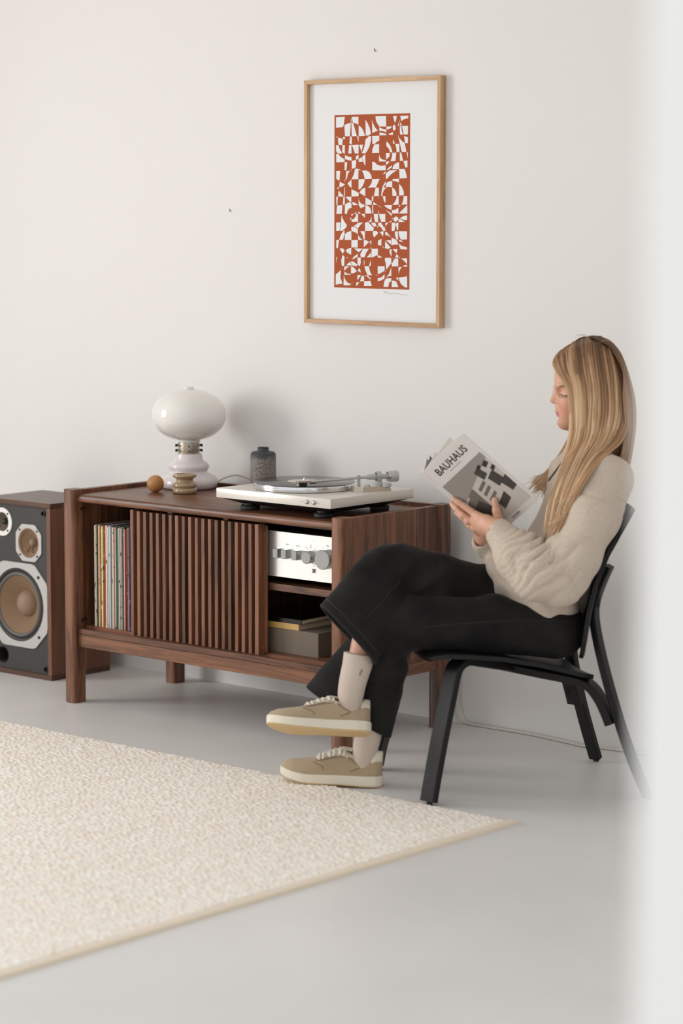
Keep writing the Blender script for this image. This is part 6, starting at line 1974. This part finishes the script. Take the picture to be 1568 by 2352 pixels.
# ---- hair
def hair_mat():
    m, nt, b = new_mat('blond_hair')
    N, Lk = nt.nodes, nt.links
    at = N.new('ShaderNodeAttribute'); at.attribute_name = 'tone'
    cr = N.new('ShaderNodeValToRGB')
    e = cr.color_ramp.elements
    e[0].position = 0.0; e[0].color = lin(92, 66, 46)
    e[1].position = 1.0; e[1].color = lin(238, 212, 178)
    k = e.new(.35); k.color = lin(150, 112, 80)
    k = e.new(.65); k.color = lin(204, 164, 124)
    Lk.new(at.outputs['Fac'], cr.inputs['Fac']); Lk.new(cr.outputs['Color'], b.inputs['Base Color'])
    b.inputs['Roughness'].default_value = 0.42; b.inputs['Specular IOR Level'].default_value = .35
    return m
M['hair'] = hair_mat()
def hair():
    rng = np.random.default_rng(11)
    VV, FF, TT = [], [], []
    n0 = 0
    def strand(ctrl, r0, r1, tone, flat=.55, sides=6, rootdark=.35, jit=.0015):
        nonlocal n0
        pth = smooth_path(ctrl, 7)
        n = len(pth)
        Pn = np.array([list(p) for p in pth])
        T = np.gradient(Pn, axis=0); T /= np.linalg.norm(T, axis=1, keepdims=True) + 1e-9
        out = np.array([-.15, -1.0, .1])
        X = np.cross(T, out); X /= np.linalg.norm(X, axis=1, keepdims=True) + 1e-9
        Y = np.cross(X, T)
        s = np.linspace(0, 1, n)
        rad = r0 * np.clip(s / .08, .45, 1) * (1 - np.clip((s - .55) / .45, 0, 1) * (1 - r1 / r0))
        for k in range(sides):
            a = 2 * PI * k / sides
            VV.append(Pn + (X * math.cos(a) + Y * flat * math.sin(a)) * rad[:, None])
            TT.append(np.clip(tone - rootdark * (1 - np.clip(s / .42, 0, 1)) + .34 * (s - .42), 0, 1))
        idx = n0 + np.arange(sides * n).reshape(sides, n)
        for k in range(sides):
            a, b = idx[k], idx[(k + 1) % sides]
            FF.append(np.stack([a[:-1], b[:-1], b[1:], a[1:]], 1))
        n0 += sides * n
    def J(s): return Vector(rng.normal(0, s, 3))
    def L2(a, pts):
        """interpolate a table of (a, u, v, y) rows"""
        A = [p[0] for p in pts]
        return tuple(float(np.interp(a, A, [p[k] for p in pts])) for k in (1, 2, 3))
    # near side, parting to chest; a runs from the face edge to the back
    rows = [
        [(0, 1285, 806, -.012), (.3, 1315, 785, -.010), (.6, 1352, 771, -.010), (.85, 1392, 785, -.012), (1, 1412, 806, -.012)],
        [(0, 1276, 826, -.034), (.3, 1312, 806, -.052), (.6, 1354, 795, -.058), (.85, 1402, 808, -.052), (1, 1420, 832, -.040)],
        [(0, 1289, 856, -.058), (.3, 1318, 850, -.077), (.6, 1360, 846, -.084), (.85, 1412, 858, -.072), (1, 1430, 874, -.050)],
        [(0, 1304, 888, -.068), (.3, 1328, 890, -.086), (.6, 1366, 896, -.092), (.85, 1416, 906, -.082), (1, 1440, 918, -.058)],
        [(0, 1310, 940, -.076), (.3, 1332, 944, -.092), (.6, 1366, 950, -.100), (.85, 1415, 960, -.094), (1, 1440, 968, -.072)],
        [(0, 1307, 1000, -.092), (.3, 1328, 1004, -.106), (.6, 1358, 1006, -.118), (.85, 1398, 1010, -.126), (1, 1424, 1014, -.120)],
        [(0, 1292, 1064, -.120), (.3, 1310, 1064, -.142), (.6, 1332, 1064, -.166), (.85, 1358, 1062, -.190), (1, 1376, 1058, -.200)],
        [(0, 1276, 1124, -.150), (.3, 1290, 1124, -.178), (.6, 1306, 1122, -.204), (.85, 1322, 1118, -.226), (1, 1332, 1112, -.236)],
        [(0, 1258, 1184, -.172), (.3, 1268, 1184, -.198), (.6, 1280, 1182, -.218), (.85, 1293, 1178, -.236), (1, 1300, 1172, -.242)],
        [(0, 1244, 1238, -.190), (.3, 1252, 1246, -.204), (.6, 1262, 1244, -.222), (.85, 1274, 1232, -.234), (1, 1280, 1222, -.240)]]
    for k in range(900):
        a = float(np.clip(rng.random() ** .95, 0, 1)); layer = rng.random()
        wave = rng.normal(0, 1); ph = rng.random() * 6
        end = 10 if rng.random() < .7 else 9
        ctrl = []
        sh = rng.normal(0, 2.4)
        for i, r in enumerate(rows[:end]):
            u, v, y = L2(a, r)
            w = .25 + .12 * i
            u += sh * w * .9 + 3.2 * w * math.sin(i * .8 + ph) * .6 + rng.normal(0, .5) + max(0, i - 4) * 1.7 * math.sin(i * 1.5 + 2.5 * a + .6 * ph / 6)
            v += rng.normal(0, 2.0) * w + (26 * rng.normal(0, .6) if i == end - 1 else 0)
            ctrl.append(P(u, v, y + .012 * layer * (.5 + w)))
        tone = float(np.clip(.57 + .13 * rng.normal() + .13 * math.sin(a * 23 + 1.5) + .10 * (1 - a), .08, .96))
        strand(ctrl, .0016 + .0016 * rng.random() ** 2, .0005, tone, sides=5)
    # back curtain, round the back of the head
    for k in range(420):
        a = rng.random(); y = -.075 + .15 * a
        c = math.sqrt(max(0, 1 - (y / .085) ** 2)); sh = rng.normal(0, 3)
        bk = 1418 + 16 * c
        ctrl = [P(1352 + 26 * rng.random(), 771, y * .25), P(1396 + 14 * c, 800 - 6 * c, y * .75), P(bk + 4, 850, y), P(bk + 12 + sh, 910, y * 1.1), P(bk + 16 + sh, 970, y * 1.15), P(bk + 10 + sh, 1030, y * 1.15), P(bk - 2 + 1.5 * sh, 1075 + rng.normal(0, 12), y * 1.2)]
        strand(ctrl, .0018 + .0016 * rng.random(), .0006, float(np.clip(.42 + .18 * rng.normal(), .05, .9)))
    # far side
    for k in range(520):
        a = rng.random(); sh = rng.normal(0, 3)
        rowsf = [P(1300 + 90 * a, 800 - 28 * math.sin(a * PI), .006), P(1293 + 107 * a, 808 - 28 * math.sin(a * PI), .022 + .016 * math.sin(a * PI)), P(1286 + 124 * a, 822 - 24 * math.sin(a * PI), .034 + .030 * math.sin(a * PI)), P(1296 + 128 * a, 866, .060 + .028 * math.sin(a * PI)), P(1304 + 125 * a, 910, .072 + .024 * math.sin(a * PI)), P(1312 + 115 * a, 955, .084 + .016 * math.sin(a * PI)),
                 P(1308 + 100 * a + sh, 1000, .108), P(1282 + 70 * a + sh, 1048, .128), P(1250 + 50 * a + sh, 1086, .140), P(1214 + 52 * a + 1.5 * sh, 1114 + 40 * a + rng.normal(0, 8), .150)]
        cutv = rng.random() * .55
        rowsf[-1] = rowsf[-1].lerp(rowsf[-2], cutv) + Vector((rng.normal(0, .006), 0, rng.normal(0, .006)))
        strand(rowsf, .0015 + .0013 * rng.random(), .0004, float(np.clip(.62 + .18 * rng.normal(), .1, .98)))
    # fringe swept from the parting across the temple
    for k in range(170):
        a = rng.random(); sh = rng.normal(0, 1.5)
        ctrl = [P(1300 + 46 * a, 794 - 18 * a, -.006), P(1279 + 30 * a, 812 - 6 * a, -.022), P(1270 + 14 * a + sh * .3, 832, -.036), P(1277 + 12 * a + sh * .4, 852, -.052), P(1293 + 10 * a + sh, 874, -.064), P(1306 + 6 * a + sh, 900, -.071), P(1309 + 10 * a + sh, 950, -.078)]
        strand(ctrl, .0014 + .0012 * rng.random(), .0006, float(np.clip(.62 + .14 * rng.normal(), .2, .98)), rootdark=.25)
    for s in (1,):
        for k in range(120):
            a = rng.random()
            ctrl = [P(1300 + 46 * a, 794 - 18 * a, .004), P(1281 + 30 * a, 812 - 6 * a, .022), P(1274 + 14 * a, 834, .038), P(1284 + 14 * a, 862, .058), P(1304 + 10 * a, 900, .072)]
            strand(ctrl, .0014 + .0012 * rng.random(), .0006, float(np.clip(.58 + .14 * rng.normal(), .2, .98)), rootdark=.25)
    # flyaways lifting off the crown
    for k in range(6):
        a = .35 + .5 * rng.random(); u = 1290 + 130 * a; y = rng.normal(0, .02)
        top = 800 - 30 * math.sin(a * PI * .9 + .2)
        strand([P(u + 8, top + 8, y), P(u, top - 1, y), P(u - 10 - 6 * rng.random(), top - 3, y), P(u - 20 - 8 * rng.random(), top + 4, y)], .0005, .0002, .6, 1, 4, 0)
    V = np.concatenate(VV); 
    # strand vertices were stored side by side
    me = np_mesh('hair', V, np.concatenate(FF))
    at = me.attributes.new('tone', 'FLOAT', 'POINT'); at.data.foreach_set('value', np.concatenate(TT).astype(np.float32))
    o = link_mesh('hair', me, M['hair'], PERSON)
    # scalp layer beneath the strands
    f = Field(grid_axis(.06, .28, .004, []), grid_axis(-.11, .11, .004, []), grid_axis(.83, 1.22, .004, []))
    f.ell(P(1354, 857, 0), (.0885, .0760, .0950), 0)
    f.cone(P(1385, 880, 0), P(1398, 1010, 0), .058, .050, .03, '+', .8)
    f.cone(P(1276, 890, 0), P(1268, 990, 0), .052, .05, .006, '-', .45)
    f.ell(P(1272, 905, 0), (.048, .11, .075), .01, '-')
    f.cone(P(1320, 985, 0), P(1310, 1060, 0), .06, .06, .01, '-', .6)
    Vs, Fs = f.mesh(2)
    ms = np_mesh('hair_under', Vs, Fs)
    at = ms.attributes.new('tone', 'FLOAT', 'POINT'); at.data.foreach_set('value', np.full(len(Vs), .42, np.float32))
    link_mesh('hair_under', ms, M['hair'], o)
    return o
hair()
